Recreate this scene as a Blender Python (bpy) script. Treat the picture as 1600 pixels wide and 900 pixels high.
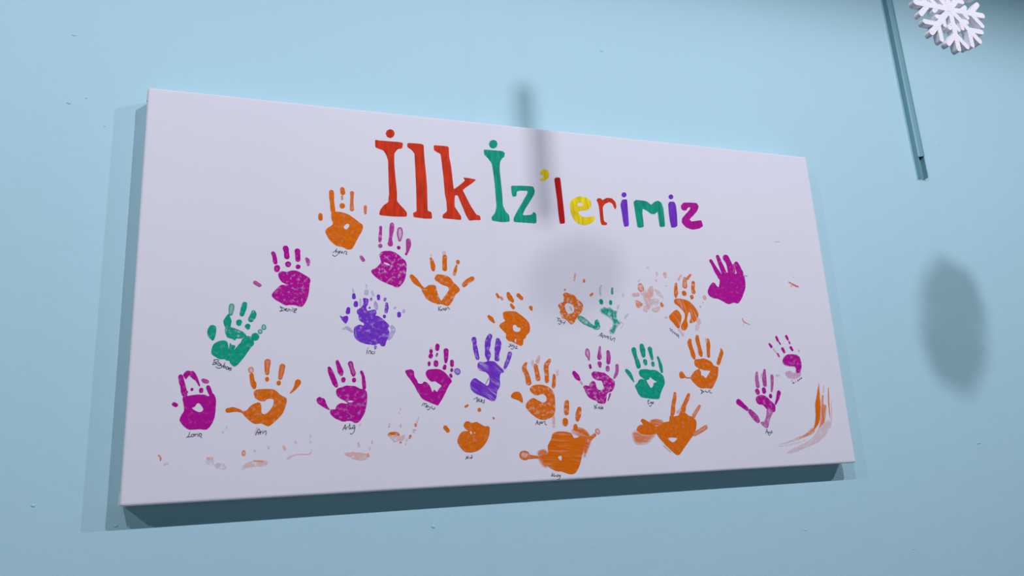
import bpy, bmesh, math, random
import numpy as np
from mathutils import Vector, Matrix
from mathutils.geometry import delaunay_2d_cdt

# ---------------------------------------------------------------- clear
for o in list(bpy.data.objects):
    bpy.data.objects.remove(o, do_unlink=True)
S = bpy.context.scene
COL = S.collection
random.seed(7)
RNG = np.random.default_rng(7)

# ---------------------------------------------------------------- camera
cam_data = bpy.data.cameras.new('camera')
cam = bpy.data.objects.new('camera', cam_data)
COL.objects.link(cam)
cam_data.sensor_width = 36.0
cam_data.lens = 26.5014
cam_data.clip_start = 0.02
cam.matrix_world = Matrix([[0.943397, -0.029158, -0.33038, -0.526242], [-0.326894, -0.250093, -0.911369, -1.358955], [-0.056052, 0.967783, -0.245469, 1.207109], [0, 0, 0, 1]])
S.camera = cam

# ---------------------------------------------------------------- world, exposure
S.view_settings.view_transform = 'Standard'
S.view_settings.look = 'None'
S.view_settings.gamma = 1.0
S.view_settings.use_curve_mapping = False
S.view_settings.exposure = 0.0
W = bpy.data.worlds.new('room_glow'); S.world = W
W.use_nodes = True
bg = W.node_tree.nodes['Background']
bg.inputs['Color'].default_value = (0.22, 0.85, 1.0, 1)
bg.inputs['Strength'].default_value = 0.085

CW, CH, CT = 1.4, 0.7, 0.0507          # canvas width, height, depth
CZ = 1.2                             # height of its lower edge
CEIL = CZ + CH + 1.05
# (x, energy, cone degrees)
LAMPS = [(-2.696, 68, 170, .2), (-1.138, 72, 170, .2), (0.421, 115, 170, .2), (1.979, 94, 170, .2)]
LAMP_Y = -(2.26 + CT)
LAMP_Z = CZ + CH + 0.974

# ---------------------------------------------------------------- helpers
def srgb(r, g, b, k=1.0):
    f = lambda v: ((v/255 + .055)/1.055)**2.4 if v > 10.3 else v/255/12.92
    return (min(f(r)*k, 1), min(f(g)*k, 1), min(f(b)*k, 1), 1)

def link(name, me, parent=None):
    o = bpy.data.objects.new(name, me); COL.objects.link(o)
    if parent is not None: o.parent = parent
    return o

def bm_obj(name, bm, mat, parent=None, smooth=False):
    me = bpy.data.meshes.new(name); bm.normal_update(); bm.to_mesh(me); bm.free()
    me.materials.append(mat)
    if smooth:
        for f in me.polygons: f.use_smooth = True
    return link(name, me, parent)

def tag(o, label=None, cat=None, group=None, kind=None):
    for k, v in (('label', label), ('category', cat), ('group', group), ('kind', kind)):
        if v: o[k] = v
    return o

def empty(name, loc, rot=(0, 0, 0)):
    o = bpy.data.objects.new(name, None); COL.objects.link(o)
    o.location = loc; o.rotation_euler = rot; o.empty_display_size = .03
    return o

def add_box(bm, x0, x1, y0, y1, z0, z1):
    vs = [bm.verts.new((x, y, z)) for x in (x0, x1) for y in (y0, y1) for z in (z0, z1)]
    for q in ((0, 1, 3, 2), (4, 6, 7, 5), (0, 4, 5, 1), (2, 3, 7, 6), (0, 2, 6, 4), (1, 5, 7, 3)):
        bm.faces.new([vs[i] for i in q])

def box_obj(name, b, mat, parent=None, bevel=0, seg=2):
    bm = bmesh.new(); add_box(bm, *b)
    bmesh.ops.recalc_face_normals(bm, faces=bm.faces)
    if bevel:
        bmesh.ops.bevel(bm, geom=bm.edges[:], offset=bevel, segments=seg, profile=.6, affect='EDGES')
    return bm_obj(name, bm, mat, parent)

def new_mat(name):
    m = bpy.data.materials.new(name); m.use_nodes = True
    nt = m.node_tree; return m, nt, nt.nodes, nt.links, nt.nodes['Principled BSDF']

# ---------------------------------------------------------------- materials
def plain_mat(name, col, rough=.6, bump=0, scale=60, detail=3):
    m, nt, N, L, P = new_mat(name)
    P.inputs['Base Color'].default_value = col; P.inputs['Roughness'].default_value = rough
    if bump:
        tc = N.new('ShaderNodeTexCoord'); no = N.new('ShaderNodeTexNoise'); bu = N.new('ShaderNodeBump')
        no.inputs['Scale'].default_value = scale; no.inputs['Detail'].default_value = detail
        bu.inputs['Strength'].default_value = bump; bu.inputs['Distance'].default_value = .002
        L.new(tc.outputs['Object'], no.inputs['Vector']); L.new(no.outputs['Fac'], bu.inputs['Height'])
        L.new(bu.outputs['Normal'], P.inputs['Normal'])
    return m

WALL_COL = (0.460, 0.730, 0.785, 1)
def wall_mat():
    m, nt, N, L, P = new_mat('pale_blue_wall_paint')
    tc = N.new('ShaderNodeTexCoord')
    n1 = N.new('ShaderNodeTexNoise'); n1.inputs['Scale'].default_value = 2.2; n1.inputs['Detail'].default_value = 2
    mix = N.new('ShaderNodeMix'); mix.data_type = 'RGBA'
    mix.inputs[6].default_value = tuple(c*.985 for c in WALL_COL[:3]) + (1,)
    mix.inputs[7].default_value = tuple(min(c*1.015, 1) for c in WALL_COL[:3]) + (1,)
    n2 = N.new('ShaderNodeTexNoise'); n2.inputs['Scale'].default_value = 14; n2.inputs['Detail'].default_value = 5
    n3 = N.new('ShaderNodeTexNoise'); n3.inputs['Scale'].default_value = 260; n3.inputs['Detail'].default_value = 2
    ad = N.new('ShaderNodeMath'); ad.operation = 'MULTIPLY_ADD'; ad.inputs[1].default_value = .06
    bu = N.new('ShaderNodeBump'); bu.inputs['Strength'].default_value = .35; bu.inputs['Distance'].default_value = .004
    for n in (n1, n2, n3): L.new(tc.outputs['Object'], n.inputs['Vector'])
    L.new(n1.outputs['Fac'], mix.inputs[0]); L.new(mix.outputs[2], P.inputs['Base Color'])
    L.new(n3.outputs['Fac'], ad.inputs[0]); L.new(n2.outputs['Fac'], ad.inputs[2])
    L.new(ad.outputs[0], bu.inputs['Height']); L.new(bu.outputs['Normal'], P.inputs['Normal'])
    P.inputs['Roughness'].default_value = .55
    P.inputs['Specular IOR Level'].default_value = .25
    return m

CANVAS_COL = (.795, .787, .832, 1)
def canvas_mat():
    m, nt, N, L, P = new_mat('primed_canvas')
    tc = N.new('ShaderNodeTexCoord')
    w1 = N.new('ShaderNodeTexWave'); w1.bands_direction = 'X'; w1.inputs['Scale'].default_value = 260
    w2 = N.new('ShaderNodeTexWave'); w2.bands_direction = 'Z'; w2.inputs['Scale'].default_value = 260
    mu = N.new('ShaderNodeMath'); mu.operation = 'MULTIPLY'
    bu = N.new('ShaderNodeBump'); bu.inputs['Strength'].default_value = .12; bu.inputs['Distance'].default_value = .0006
    no = N.new('ShaderNodeTexNoise'); no.inputs['Scale'].default_value = 5; no.inputs['Detail'].default_value = 4
    mix = N.new('ShaderNodeMix'); mix.data_type = 'RGBA'
    mix.inputs[6].default_value = (.775, .765, .815, 1); mix.inputs[7].default_value = (.815, .810, .850, 1)
    for n in (w1, w2, no): L.new(tc.outputs['Object'], n.inputs['Vector'])
    L.new(w1.outputs['Fac'], mu.inputs[0]); L.new(w2.outputs['Fac'], mu.inputs[1])
    L.new(mu.outputs[0], bu.inputs['Height']); L.new(bu.outputs['Normal'], P.inputs['Normal'])
    L.new(no.outputs['Fac'], mix.inputs[0]); L.new(mix.outputs[2], P.inputs['Base Color'])
    P.inputs['Roughness'].default_value = .8; P.inputs['Specular IOR Level'].default_value = .2
    return m

def paint_mat(name, col, rough=.7, streaky=False):
    """poster paint: the vertex value 'cov' says how much of the canvas it covers, 'dry' how patchy it is"""
    m, nt, N, L, P = new_mat(name)
    ac = N.new('ShaderNodeAttribute'); ac.attribute_name = 'cov'
    ad = N.new('ShaderNodeAttribute'); ad.attribute_name = 'dry'
    ag = N.new('ShaderNodeAttribute'); ag.attribute_name = 'grain'
    no = N.new('ShaderNodeTexNoise'); no.inputs['Scale'].default_value = .14
    no.inputs['Detail'].default_value = 4; no.inputs['Roughness'].default_value = .62
    L.new(ag.outputs['Vector'], no.inputs['Vector'])
    mr = N.new('ShaderNodeMapRange'); mr.inputs['From Min'].default_value = .50; mr.inputs['From Max'].default_value = .74
    mr.inputs['To Min'].default_value = .5; mr.inputs['To Max'].default_value = -1.75
    L.new(no.outputs['Fac'], mr.inputs['Value'])
    ma = N.new('ShaderNodeMath'); ma.operation = 'MULTIPLY_ADD'; ma.use_clamp = True
    L.new(mr.outputs[0], ma.inputs[0]); L.new(ad.outputs['Fac'], ma.inputs[1]); L.new(ac.outputs['Fac'], ma.inputs[2])
    n2 = N.new('ShaderNodeTexNoise'); n2.inputs['Scale'].default_value = .16 if not streaky else .11
    n2.inputs['Detail'].default_value = 3
    L.new(ag.outputs['Vector'], n2.inputs['Vector'])
    mix = N.new('ShaderNodeMix'); mix.data_type = 'RGBA'
    r2 = N.new('ShaderNodeMapRange'); r2.inputs['From Min'].default_value = .35; r2.inputs['From Max'].default_value = .65
    L.new(n2.outputs['Fac'], r2.inputs['Value']); L.new(r2.outputs[0], mix.inputs[0])
    d = .68 if streaky else .86
    mix.inputs[6].default_value = (col[0]*d, col[1]*d*.9, col[2]*d, 1); mix.inputs[7].default_value = col
    # thin or patchy paint lets the primed canvas show through; where there is no paint at all there is no film
    thin = N.new('ShaderNodeMix'); thin.data_type = 'RGBA'
    thin.inputs[6].default_value = CANVAS_COL
    L.new(ma.outputs[0], thin.inputs[0]); L.new(mix.outputs[2], thin.inputs[7])
    L.new(thin.outputs[2], P.inputs['Base Color'])
    gt = N.new('ShaderNodeMapRange'); gt.inputs['From Min'].default_value = .03; gt.inputs['From Max'].default_value = .28
    L.new(ma.outputs[0], gt.inputs['Value']); L.new(gt.outputs[0], P.inputs['Alpha'])
    bu = N.new('ShaderNodeBump'); bu.inputs['Strength'].default_value = .35; bu.inputs['Distance'].default_value = .0008
    L.new(no.outputs['Fac'], bu.inputs['Height']); L.new(bu.outputs['Normal'], P.inputs['Normal'])
    P.inputs['Roughness'].default_value = rough; P.inputs['Specular IOR Level'].default_value = .12
    return m

PAINT_RGB = dict(orange=(214, 106, 0), magenta=(172, 4, 138), green=(2, 156, 122), purple=(112, 50, 186),
                 red=(205, 52, 12), crimson=(178, 2, 12), yellow=(232, 212, 12), ink=(46, 46, 70))
PK = 1.22
PM = {k: paint_mat(k + '_poster_paint', srgb(*v, k=PK)) for k, v in PAINT_RGB.items()}
LM = {k: paint_mat(k + '_brushed_paint', srgb(*PAINT_RGB[k], k=PK), .6, True) for k in ('red', 'green', 'yellow', 'crimson', 'purple', 'magenta')}
INK = plain_mat('navy_marker_ink', srgb(30, 30, 52), .6)
WALLM = wall_mat(); CANM = canvas_mat()
WHITE = plain_mat('matt_white_ceiling', (.82, .82, .82, 1), .8)
FLOORM = plain_mat('beige_floor', (.17, .17, .18, 1), .6, .2, 20)
TEAL = plain_mat('teal_painted_plastic', (.185, .40, .44, 1), .45, .15, 90)
FOAM = plain_mat('white_polystyrene_foam', (.90, .89, .92, 1), .85, .5, 900, 2)
THREAD = plain_mat('clear_nylon_thread', (.75, .78, .8, 1), .4)
LAMPM = plain_mat('white_lamp_metal', (.8, .8, .8, 1), .4)
def glow_mat():
    m, nt, N, L, P = new_mat('lamp_diffuser')
    P.inputs['Emission Color'].default_value = (1, .98, .95, 1); P.inputs['Emission Strength'].default_value = 4
    return m
GLOW = glow_mat()

# ---------------------------------------------------------------- setting
X0, X1, YF = -3.6, 4.2, -4.2
wall = box_obj('wall_back', (X0, X1, 0, .15, 0, CEIL), WALLM); tag(wall, kind='structure')
ceiling = box_obj('ceiling', (X0, X1, YF, .15, CEIL, CEIL + .12), WHITE); tag(ceiling, kind='structure')
floor = box_obj('floor', (X0, X1, YF, .15, -.12, 0), FLOORM); tag(floor, kind='structure')
base = box_obj('baseboard_back', (X0, X1, -.015, 0, 0, .09), WHITE, None, .004); tag(base, kind='structure')

def paint_drip(x, z, r, rx):                  # dried drip and chip marks in the wall paint
    bm = bmesh.new()
    bmesh.ops.create_icosphere(bm, subdivisions=2, radius=1)
    for v in bm.verts:
        k = 1 + .25*math.sin(3*v.co.x + 5*v.co.z + x*40)
        v.co = Vector((x + v.co.x*r*rx*k, v.co.y*r*.55, z + v.co.z*r*k))
    bm_obj('paint_drip', bm, WALLM, wall, True)
for d in [(-0.8275,1.8798,0.0022,1.6),(-0.802,1.8928,0.0016,1.2),(-0.7697,1.8426,0.0013,1.5),(-0.2065,1.134,0.0026,1.3),(1.1184,1.2284,0.0028,2.2),(0.5844,1.0705,0.0016,3.0),(0.8653,1.0097,0.0016,2.4),(-0.8232,1.209,0.0022,1.4),(-0.7098,1.1712,0.002,2.2),(1.1939,2.0036,0.0016,1.6),(0.2155,2.1362,0.002,2.4),(-0.8298,2.012,0.0018,2.2)]: paint_drip(*d)

# ---------------------------------------------------------------- ceiling lamps
def disc(bm, r, z, n=32):
    return bm.faces.new([bm.verts.new((r*math.cos(a*2*math.pi/n), r*math.sin(a*2*math.pi/n), z)) for a in range(n)])
def lamp_bm_rim():
    bm = bmesh.new(); n = 32; prof = [(.052, .004), (.060, 0), (.078, .004), (.082, .012), (.082, .026), (.052, .026)]
    rings = [[bm.verts.new((r*math.cos(a*2*math.pi/n), r*math.sin(a*2*math.pi/n), z)) for a in range(n)] for r, z in prof]
    for i in range(len(rings)):
        p, q = rings[i], rings[(i + 1) % len(rings)]
        for a in range(n): bm.faces.new((p[a], p[(a+1) % n], q[(a+1) % n], q[a]))
    bmesh.ops.recalc_face_normals(bm, faces=bm.faces)
    return bm
PLACE = ['leftmost of the row, beyond the canvas\'s left end', 'second from the left, in front of the canvas\'s left end', 'third from the left, in front of the canvas\'s right half', 'rightmost of the row, in front of the cable trunking']
for (x, e, cone, bl), place in zip(LAMPS, PLACE):
    t = empty('ceiling_lamp', (x, LAMP_Y, CEIL - .026))
    tag(t, 'round white ceiling lamp, ' + place, 'lamp', 'row of ceiling lamps')
    bm_obj('lamp_rim', lamp_bm_rim(), LAMPM, t, True)
    bm = bmesh.new(); disc(bm, .0525, .008); bm_obj('lamp_diffuser', bm, GLOW, t)
    ld = bpy.data.lights.new('lamp_light', 'SPOT'); ld.energy = e; ld.color = (.86, .82, .945)
    ld.spot_size = math.radians(cone); ld.spot_blend = bl; ld.shadow_soft_size = .017
    lo = bpy.data.objects.new('lamp_light', ld); COL.objects.link(lo); lo.parent = t
    lo.location = (0, 0, LAMP_Z - (CEIL - .026))

# ---------------------------------------------------------------- the stretched canvas
canvas = empty('handprint_canvas', (0, 0, CZ))
tag(canvas, 'wide white stretched canvas of painted handprints on the pale blue wall', 'canvas')
def canvas_body():
    bm = bmesh.new(); add_box(bm, -CW/2, CW/2, -CT, -.0005, 0, CH)
    bmesh.ops.recalc_face_normals(bm, faces=bm.faces)
    bmesh.ops.bevel(bm, geom=bm.edges[:], offset=.0045, segments=3, profile=.5, affect='EDGES')
    return bm
bm_obj('stretched_cloth', canvas_body(), CANM, canvas)
for sx in (-1, 1):                            # folded cloth at the upper and lower corners
    for z, dz in ((CH - .012, 1), (.012, -1)):
        bm = bmesh.new()
        x = sx*CW/2
        add_box(bm, min(x, x + sx*.0016), max(x, x + sx*.0016), -CT + .006, -.004, z - .011, z + .009)
        bmesh.ops.recalc_face_normals(bm, faces=bm.faces)
        bm_obj('corner_fold', bm, CANM, canvas)

# ---------------------------------------------------------------- paint outlines
def catmull(P, closed=True, n=4):
    P = np.asarray(P, float); m = len(P); out = []
    if m < 3 and not closed:
        return np.array([P[0] + (P[-1] - P[0])*i/n for i in range(n + 1)])
    rng = range(m) if closed else range(m - 1)
    for i in rng:
        if closed: p0, p1, p2, p3 = P[i-1], P[i], P[(i+1) % m], P[(i+2) % m]
        else: p0, p1, p2, p3 = P[max(i-1, 0)], P[i], P[i+1], P[min(i+2, m-1)]
        for k in range(n):
            t = k/n
            out.append(.5*(2*p1 + (p2-p0)*t + (2*p0-5*p1+4*p2-p3)*t*t + (3*p1-p0-3*p2+p3)*t**3))
    if not closed: out.append(P[-1])
    return np.array(out)

def chaikin(P, it=2, c=.13):
    P = np.asarray(P, float)
    for _ in range(it):
        Q = np.roll(P, -1, 0); P = np.stack([P*(1-c) + Q*c, P*c + Q*(1-c)], 1).reshape(-1, P.shape[1])
    return P

def capsule(P):                                # (x, y, r) chain -> outline
    Q = catmull(P, False, 5); xy = Q[:, :2]; r = np.maximum(Q[:, 2], .15)
    d = np.gradient(xy, axis=0); d /= np.maximum(np.linalg.norm(d, axis=1, keepdims=True), 1e-6)
    nrm = np.stack([-d[:, 1], d[:, 0]], 1)
    Lf = xy + nrm*r[:, None]; Rt = xy - nrm*r[:, None]
    def cap(c, rr, a0): return [c + rr*np.array([math.cos(a0 - math.pi*k/7), math.sin(a0 - math.pi*k/7)]) for k in range(1, 7)]
    e = cap(xy[-1], r[-1], math.atan2(nrm[-1, 1], nrm[-1, 0])); s = cap(xy[0], r[0], math.atan2(-nrm[0, 1], -nrm[0, 0]))
    return np.array(list(Lf) + e + list(Rt[::-1]) + s)

def roughen(P, amp):
    n = len(P); d = np.roll(P, -1, 0) - np.roll(P, 1, 0)
    d /= np.maximum(np.linalg.norm(d, axis=1, keepdims=True), 1e-6)
    w = RNG.normal(0, amp, n); w = .6*w + .4*np.roll(w, 1)
    return P + np.stack([-d[:, 1], d[:, 0]], 1)*w[:, None]

def inside(pts, poly):
    x, y = pts[:, 0:1], pts[:, 1:2]; a = poly; b = np.roll(poly, -1, 0)
    dy = b[:, 1] - a[:, 1]; dy = np.where(np.abs(dy) < 1e-12, 1e-12, dy)
    c = ((a[:, 1] > y) != (b[:, 1] > y)) & (x < (b[:, 0]-a[:, 0])*(y-a[:, 1])/dy + a[:, 0])
    return (c.sum(1) % 2) == 1

def edge_dist(pts, polys):
    best = np.full(len(pts), 1e9)
    for poly in polys:
        a = poly; ab = np.roll(poly, -1, 0) - poly; l2 = np.maximum((ab**2).sum(1), 1e-9)
        t = np.clip(((pts[:, None] - a)*ab).sum(2)/l2, 0, 1)
        best = np.minimum(best, np.linalg.norm(pts[:, None] - (a + ab*t[..., None]), axis=2).min(1))
    return best

def fill_blob(blob, sharp):
    kind, pts, o = blob
    if kind == 'c': out = capsule(pts)
    else: out = chaikin(pts) if sharp else catmull(pts)
    r = .09 if sharp else .14*o.get('rough', 1)
    soft = o.get('soft', 0); ring = o.get('ring', 0)
    out = roughen(out, r)
    holes = [roughen(catmull(h), r) for h in o.get('h', [])]
    lo, hi = out.min(0), out.max(0)
    step = max(1.0, (hi - lo).min()/7) if (soft or ring) else 3.5
    if soft: step = min(step, 1.8)
    gx, gy = np.meshgrid(np.arange(lo[0], hi[0], step), np.arange(lo[1], hi[1], step))
    g = np.stack([gx.ravel(), gy.ravel()], 1); g = g + RNG.uniform(-.25, .25, g.shape)*step
    if len(g):
        g = g[inside(g, out)]
        for h in holes: g = g[~inside(g, h)] if len(g) else g
        if len(g): g = g[edge_dist(g, [out] + holes) > .3*step]
    V = [out] + holes + ([g] if len(g) else [])
    E = []; k = 0
    for L_ in [out] + holes:
        m = len(L_); E += [(k+i, k+(i+1) % m) for i in range(m)]; k += m
    A = np.concatenate(V)
    v2, e2, f2, *_ = delaunay_2d_cdt([Vector(p) for p in A], E, [], 0, 1e-5)
    v2 = np.array([tuple(v) for v in v2]); f2 = np.array([f for f in f2 if len(f) == 3])
    cen = v2[f2].mean(1); ok = inside(cen, out)
    for h in holes: ok &= ~inside(cen, h)
    f2 = f2[ok]
    cov = o.get('cov', 1.0); dry = o.get('dry', .12)
    if sharp: cov, dry = 1.06, .08
    elif cov >= .55: cov = max(cov, .97*(cov/.97)**.6)
    else: cov, dry = cov*.95 - .15*dry, dry*.8
    c = np.full(len(v2), float(cov)); dr = np.full(len(v2), float(dry))
    if soft or ring:
        d = edge_dist(v2, [out] + holes)
        if soft:
            s = np.clip(d/(soft*1.25), 0, 1); c *= s*s*(3-2*s)
            dr *= .35 + .65*s
        if ring:
            w = max(d.max(), .3); s = np.clip((d/w - .28)/.45, 0, 1); c *= 1 - .62*ring*s
    gr = v2 + RNG.uniform(0, 400, 2)
    st = o.get('streak')
    if st or sharp:
        a = math.atan2(st[1], st[0]) if st else math.pi/2
        u = gr[:, 0]*math.cos(a) + gr[:, 1]*math.sin(a); w = -gr[:, 0]*math.sin(a) + gr[:, 1]*math.cos(a)
        gr = np.stack([u*(.16 if not sharp else .25), w*1.4], 1)
    return v2, f2, c, dr, gr

def to_local(v, off):                           # millimetres from the upper left corner -> canvas coordinates
    return np.stack([v[:, 0]/1000 - CW/2, np.full(len(v), -CT - off), CH - v[:, 1]/1000], 1)

def paint_part(name, blobs, mat, parent, off, sharp=False):
    VS, FS, CS, DS, GS = [], [], [], [], []; k = 0
    for i, b in enumerate(sorted(blobs, key=lambda q: -q[2].get('soft', 0))):      # blurred smears lie lowest
        v, f, c, d, g = fill_blob(b, sharp)
        VS.append(to_local(v, off + i*.000012)); FS.append(f + k); CS.append(c); DS.append(d); GS.append(g); k += len(v)
    V = np.concatenate(VS); Fc = np.concatenate(FS)
    me = bpy.data.meshes.new(name)
    me.from_pydata(V.tolist(), [], Fc.tolist()); me.update()
    me.attributes.new('cov', 'FLOAT', 'POINT').data.foreach_set('value', np.concatenate(CS).astype(np.float32))
    me.attributes.new('dry', 'FLOAT', 'POINT').data.foreach_set('value', np.concatenate(DS).astype(np.float32))
    G = np.concatenate(GS); G = np.concatenate([G, np.zeros((len(G), 1))], 1)
    me.attributes.new('grain', 'FLOAT_VECTOR', 'POINT').data.foreach_set('vector', G.astype(np.float32).ravel())
    if me.polygons[0].normal.y > 0: me.flip_normals()
    me.materials.append(mat)
    return link(name, me, parent)

def pen_strokes(name, strokes, parent, off, hw=.4):
    V, Fc = [], []
    for s in strokes:
        Q = catmull(s, False, 5)
        d = np.gradient(Q, axis=0); d /= np.maximum(np.linalg.norm(d, axis=1, keepdims=True), 1e-6)
        n = np.stack([-d[:, 1], d[:, 0]], 1)*hw
        k = len(V); m = len(Q)
        V += list(Q + n) + list(Q - n)
        Fc += [(k+i, k+i+1, k+m+i+1, k+m+i) for i in range(m-1)]
        for c, nn, sg in ((Q[0], n[0], 1), (Q[-1], n[-1], -1)):
            k = len(V); a0 = math.atan2(nn[1], nn[0])
            V += [c + hw*np.array([math.cos(a0 + sg*math.pi*j/5), math.sin(a0 + sg*math.pi*j/5)]) for j in range(6)]
            Fc.append(tuple(range(k, k+6)))
    me = bpy.data.meshes.new(name)
    me.from_pydata(to_local(np.array(V), off).tolist(), [], Fc); me.update()
    me.materials.append(INK)
    return link(name, me, parent)

# ---------------------------------------------------------------- the painting (millimetres from the canvas's upper left corner)
LETTERS = [
('red','tall red painted capital letter with round dot,first of the heading',('p',[(429.0,43.4),(426.3,50.4),(420.0,53.8),(413.8,51.7),(411.6,45.2),(413.9,38.2),(420.4,34.7),(426.7,36.9)],{}),('p',[(391.2,59.8),(400.9,60.5),(444.7,59.8),(442.6,72.5),(434.0,74.8),(427.3,83.9),(426.8,100.7),(427.8,122.7),(429.6,146.9),(431.1,166.1),(430.4,179.4),(436.4,187.3),(445.3,196.3),(449.0,202.0),(448.4,209.7),(425.8,210.9),(397.2,209.9),(398.6,200.6),(404.8,190.7),(414.5,182.9),(414.7,175.7),(416.1,167.2),(415.6,143.2),(415.3,118.9),(415.2,99.4),(411.5,87.4),(406.4,80.0),(396.2,77.1),(391.7,75.0)],{})),
('red','tall red painted letter l,second of the heading',None,('p',[(452.8,59.7),(484.6,59.3),(484.6,78.0),(485.8,100.3),(487.5,122.5),(488.7,147.1),(488.5,171.5),(488.2,195.3),(495.8,197.2),(496.8,210.4),(485.0,211.4),(460.9,209.6),(460.4,201.2),(467.4,197.7),(467.3,185.2),(467.5,158.5),(467.1,126.7),(466.6,102.1),(465.9,80.2),(460.7,74.0),(452.6,69.0)],{})),
('red','tall red painted letter k with serifs',None,('p',[(504.1,59.6),(518.0,59.3),(534.4,59.4),(534.1,80.8),(537.1,98.3),(538.8,118.2),(540.3,140.6),(541.2,147.9),(553.2,138.3),(564.2,128.1),(560.6,121.9),(573.7,122.3),(587.1,124.2),(576.9,133.9),(566.9,141.0),(558.5,148.6),(563.7,158.6),(573.6,180.2),(583.8,196.8),(591.0,198.3),(592.3,207.4),(579.6,208.1),(568.7,210.1),(562.0,197.0),(554.5,176.6),(548.0,159.3),(542.2,160.7),(541.1,182.5),(546.7,191.9),(553.4,202.5),(553.1,209.6),(534.2,208.8),(517.0,208.4),(517.2,201.1),(526.0,193.8),(525.5,173.8),(522.9,159.2),(521.6,129.6),(519.1,97.3),(517.4,76.8),(509.2,73.1),(504.5,70.0)],{})),
('green','tall green painted capital letter with round dot',('p',[(635.3,44.5),(632.2,51.6),(625.4,55.1),(618.8,53.0),(616.7,46.3),(619.5,39.2),(626.4,35.7),(633.2,37.8)],{}),('p',[(605.1,59.2),(621.5,58.4),(645.5,58.7),(649.6,62.7),(647.4,70.7),(642.8,74.5),(637.7,84.1),(636.4,99.7),(637.6,122.6),(639.1,150.5),(638.8,173.2),(643.4,185.5),(651.1,193.7),(651.4,206.9),(635.8,208.9),(615.0,207.2),(614.1,200.3),(622.0,190.6),(625.7,176.6),(625.0,156.6),(624.2,126.3),(622.3,100.9),(620.5,86.9),(613.0,76.5),(605.8,69.5)],{})),
('green','green painted letter z with serifs',None,('p',[(658.3,131.2),(675.7,129.8),(705.3,128.8),(708.1,137.6),(706.8,145.4),(696.7,161.5),(684.0,180.2),(679.0,191.7),(689.7,191.0),(698.7,188.9),(702.4,183.0),(707.9,186.2),(707.5,207.3),(688.6,207.1),(659.6,206.9),(659.6,199.4),(667.2,185.1),(681.3,162.6),(692.7,143.9),(692.0,139.3),(675.0,140.6),(669.8,143.1),(668.2,152.9),(660.2,154.5),(658.3,144.0)],{})),
('yellow','small yellow painted apostrophe',None,('p',[(722.2,96.1),(729.2,90.2),(738.4,90.7),(742.3,98.3),(739.8,107.7),(731.3,114.9),(721.6,115.7),(721.0,112.6),(727.9,108.7),(730.3,104.5),(723.1,102.5)],{})),
('crimson','dark red painted plain letter l after the apostrophe',None,('p',[(752.1,108.8),(757.7,105.1),(765.9,105.5),(766.5,121.2),(767.5,149.9),(768.6,178.3),(768.8,203.4),(757.3,205.2),(755.9,189.4),(755.2,158.6),(753.7,132.7)],{})),
('yellow','round yellow painted letter e',None,('p',[(782.6,159.2),(791.0,148.2),(804.9,142.4),(821.1,143.9),(829.8,151.9),(830.3,162.4),(822.7,170.8),(807.7,173.6),(800.0,175.7),(801.5,182.6),(809.2,187.3),(822.7,186.4),(835.2,183.0),(835.8,190.8),(826.9,199.9),(811.7,204.7),(797.2,202.2),(787.4,192.5),(782.8,177.4)],{'h': [[(799.5,159.3),(805.1,156.3),(811.2,157.7),(810.0,162.5),(803.1,164.6)]]})),
('red','small red painted letter r',None,('p',[(843.0,148.4),(847.0,143.3),(854.4,144.1),(856.3,147.4),(867.9,141.2),(879.0,141.8),(886.6,149.2),(887.7,159.8),(884.3,166.6),(881.3,160.2),(879.2,153.7),(872.6,150.2),(862.4,154.9),(856.3,161.9),(855.6,177.8),(856.0,193.5),(863.1,196.9),(860.7,201.5),(849.8,201.7),(847.8,194.0),(847.8,173.0),(846.7,156.0)],{})),
('purple','purple painted letter i left of the green m',('p',[(914.2,131.4),(912.0,135.7),(907.4,137.8),(903.0,136.4),(901.9,132.3),(903.9,128.0),(908.6,125.9),(913.0,127.3)],{}),('p',[(902.6,142.7),(914.0,141.4),(914.0,155.3),(913.4,174.0),(912.6,200.5),(901.2,203.0),(899.6,190.8),(898.5,169.7),(897.3,153.8)],{})),
('green','green painted letter m',None,('p',[(928.5,146.2),(935.4,140.9),(951.0,141.4),(961.0,142.6),(970.2,150.0),(978.3,142.7),(987.5,138.8),(995.7,142.8),(998.7,154.9),(998.7,179.3),(998.0,196.8),(984.8,198.1),(984.0,180.2),(983.9,164.0),(976.6,169.9),(967.9,170.5),(957.2,163.1),(949.0,159.6),(946.8,171.8),(947.3,187.8),(947.4,199.8),(940.0,202.3),(932.1,202.0),(930.7,183.5),(929.6,162.3)],{})),
('purple','purple painted letter i right of the green m',('p',[(1026.7,127.7),(1024.4,131.9),(1019.7,134.0),(1015.4,132.6),(1014.3,128.6),(1016.4,124.4),(1021.2,122.3),(1025.5,123.7)],{}),('p',[(1011.5,145.8),(1015.2,139.5),(1027.2,138.4),(1030.5,147.2),(1030.5,166.4),(1028.5,193.6),(1021.3,197.3),(1012.4,197.8),(1011.2,183.9),(1010.6,164.9)],{})),
('magenta','magenta painted letter z ending the heading',None,('p',[(1042.5,146.4),(1049.4,139.0),(1064.5,137.7),(1082.7,137.5),(1087.2,144.7),(1081.7,156.1),(1071.3,166.5),(1060.0,176.8),(1064.8,181.1),(1077.2,178.4),(1089.5,176.3),(1092.2,189.9),(1080.7,196.6),(1063.8,199.7),(1048.1,195.2),(1039.6,184.8),(1041.8,175.2),(1052.0,165.0),(1062.9,154.6),(1066.1,148.9),(1060.0,149.3),(1054.6,156.6),(1047.0,157.6),(1042.2,153.3)],{})),
]
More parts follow.
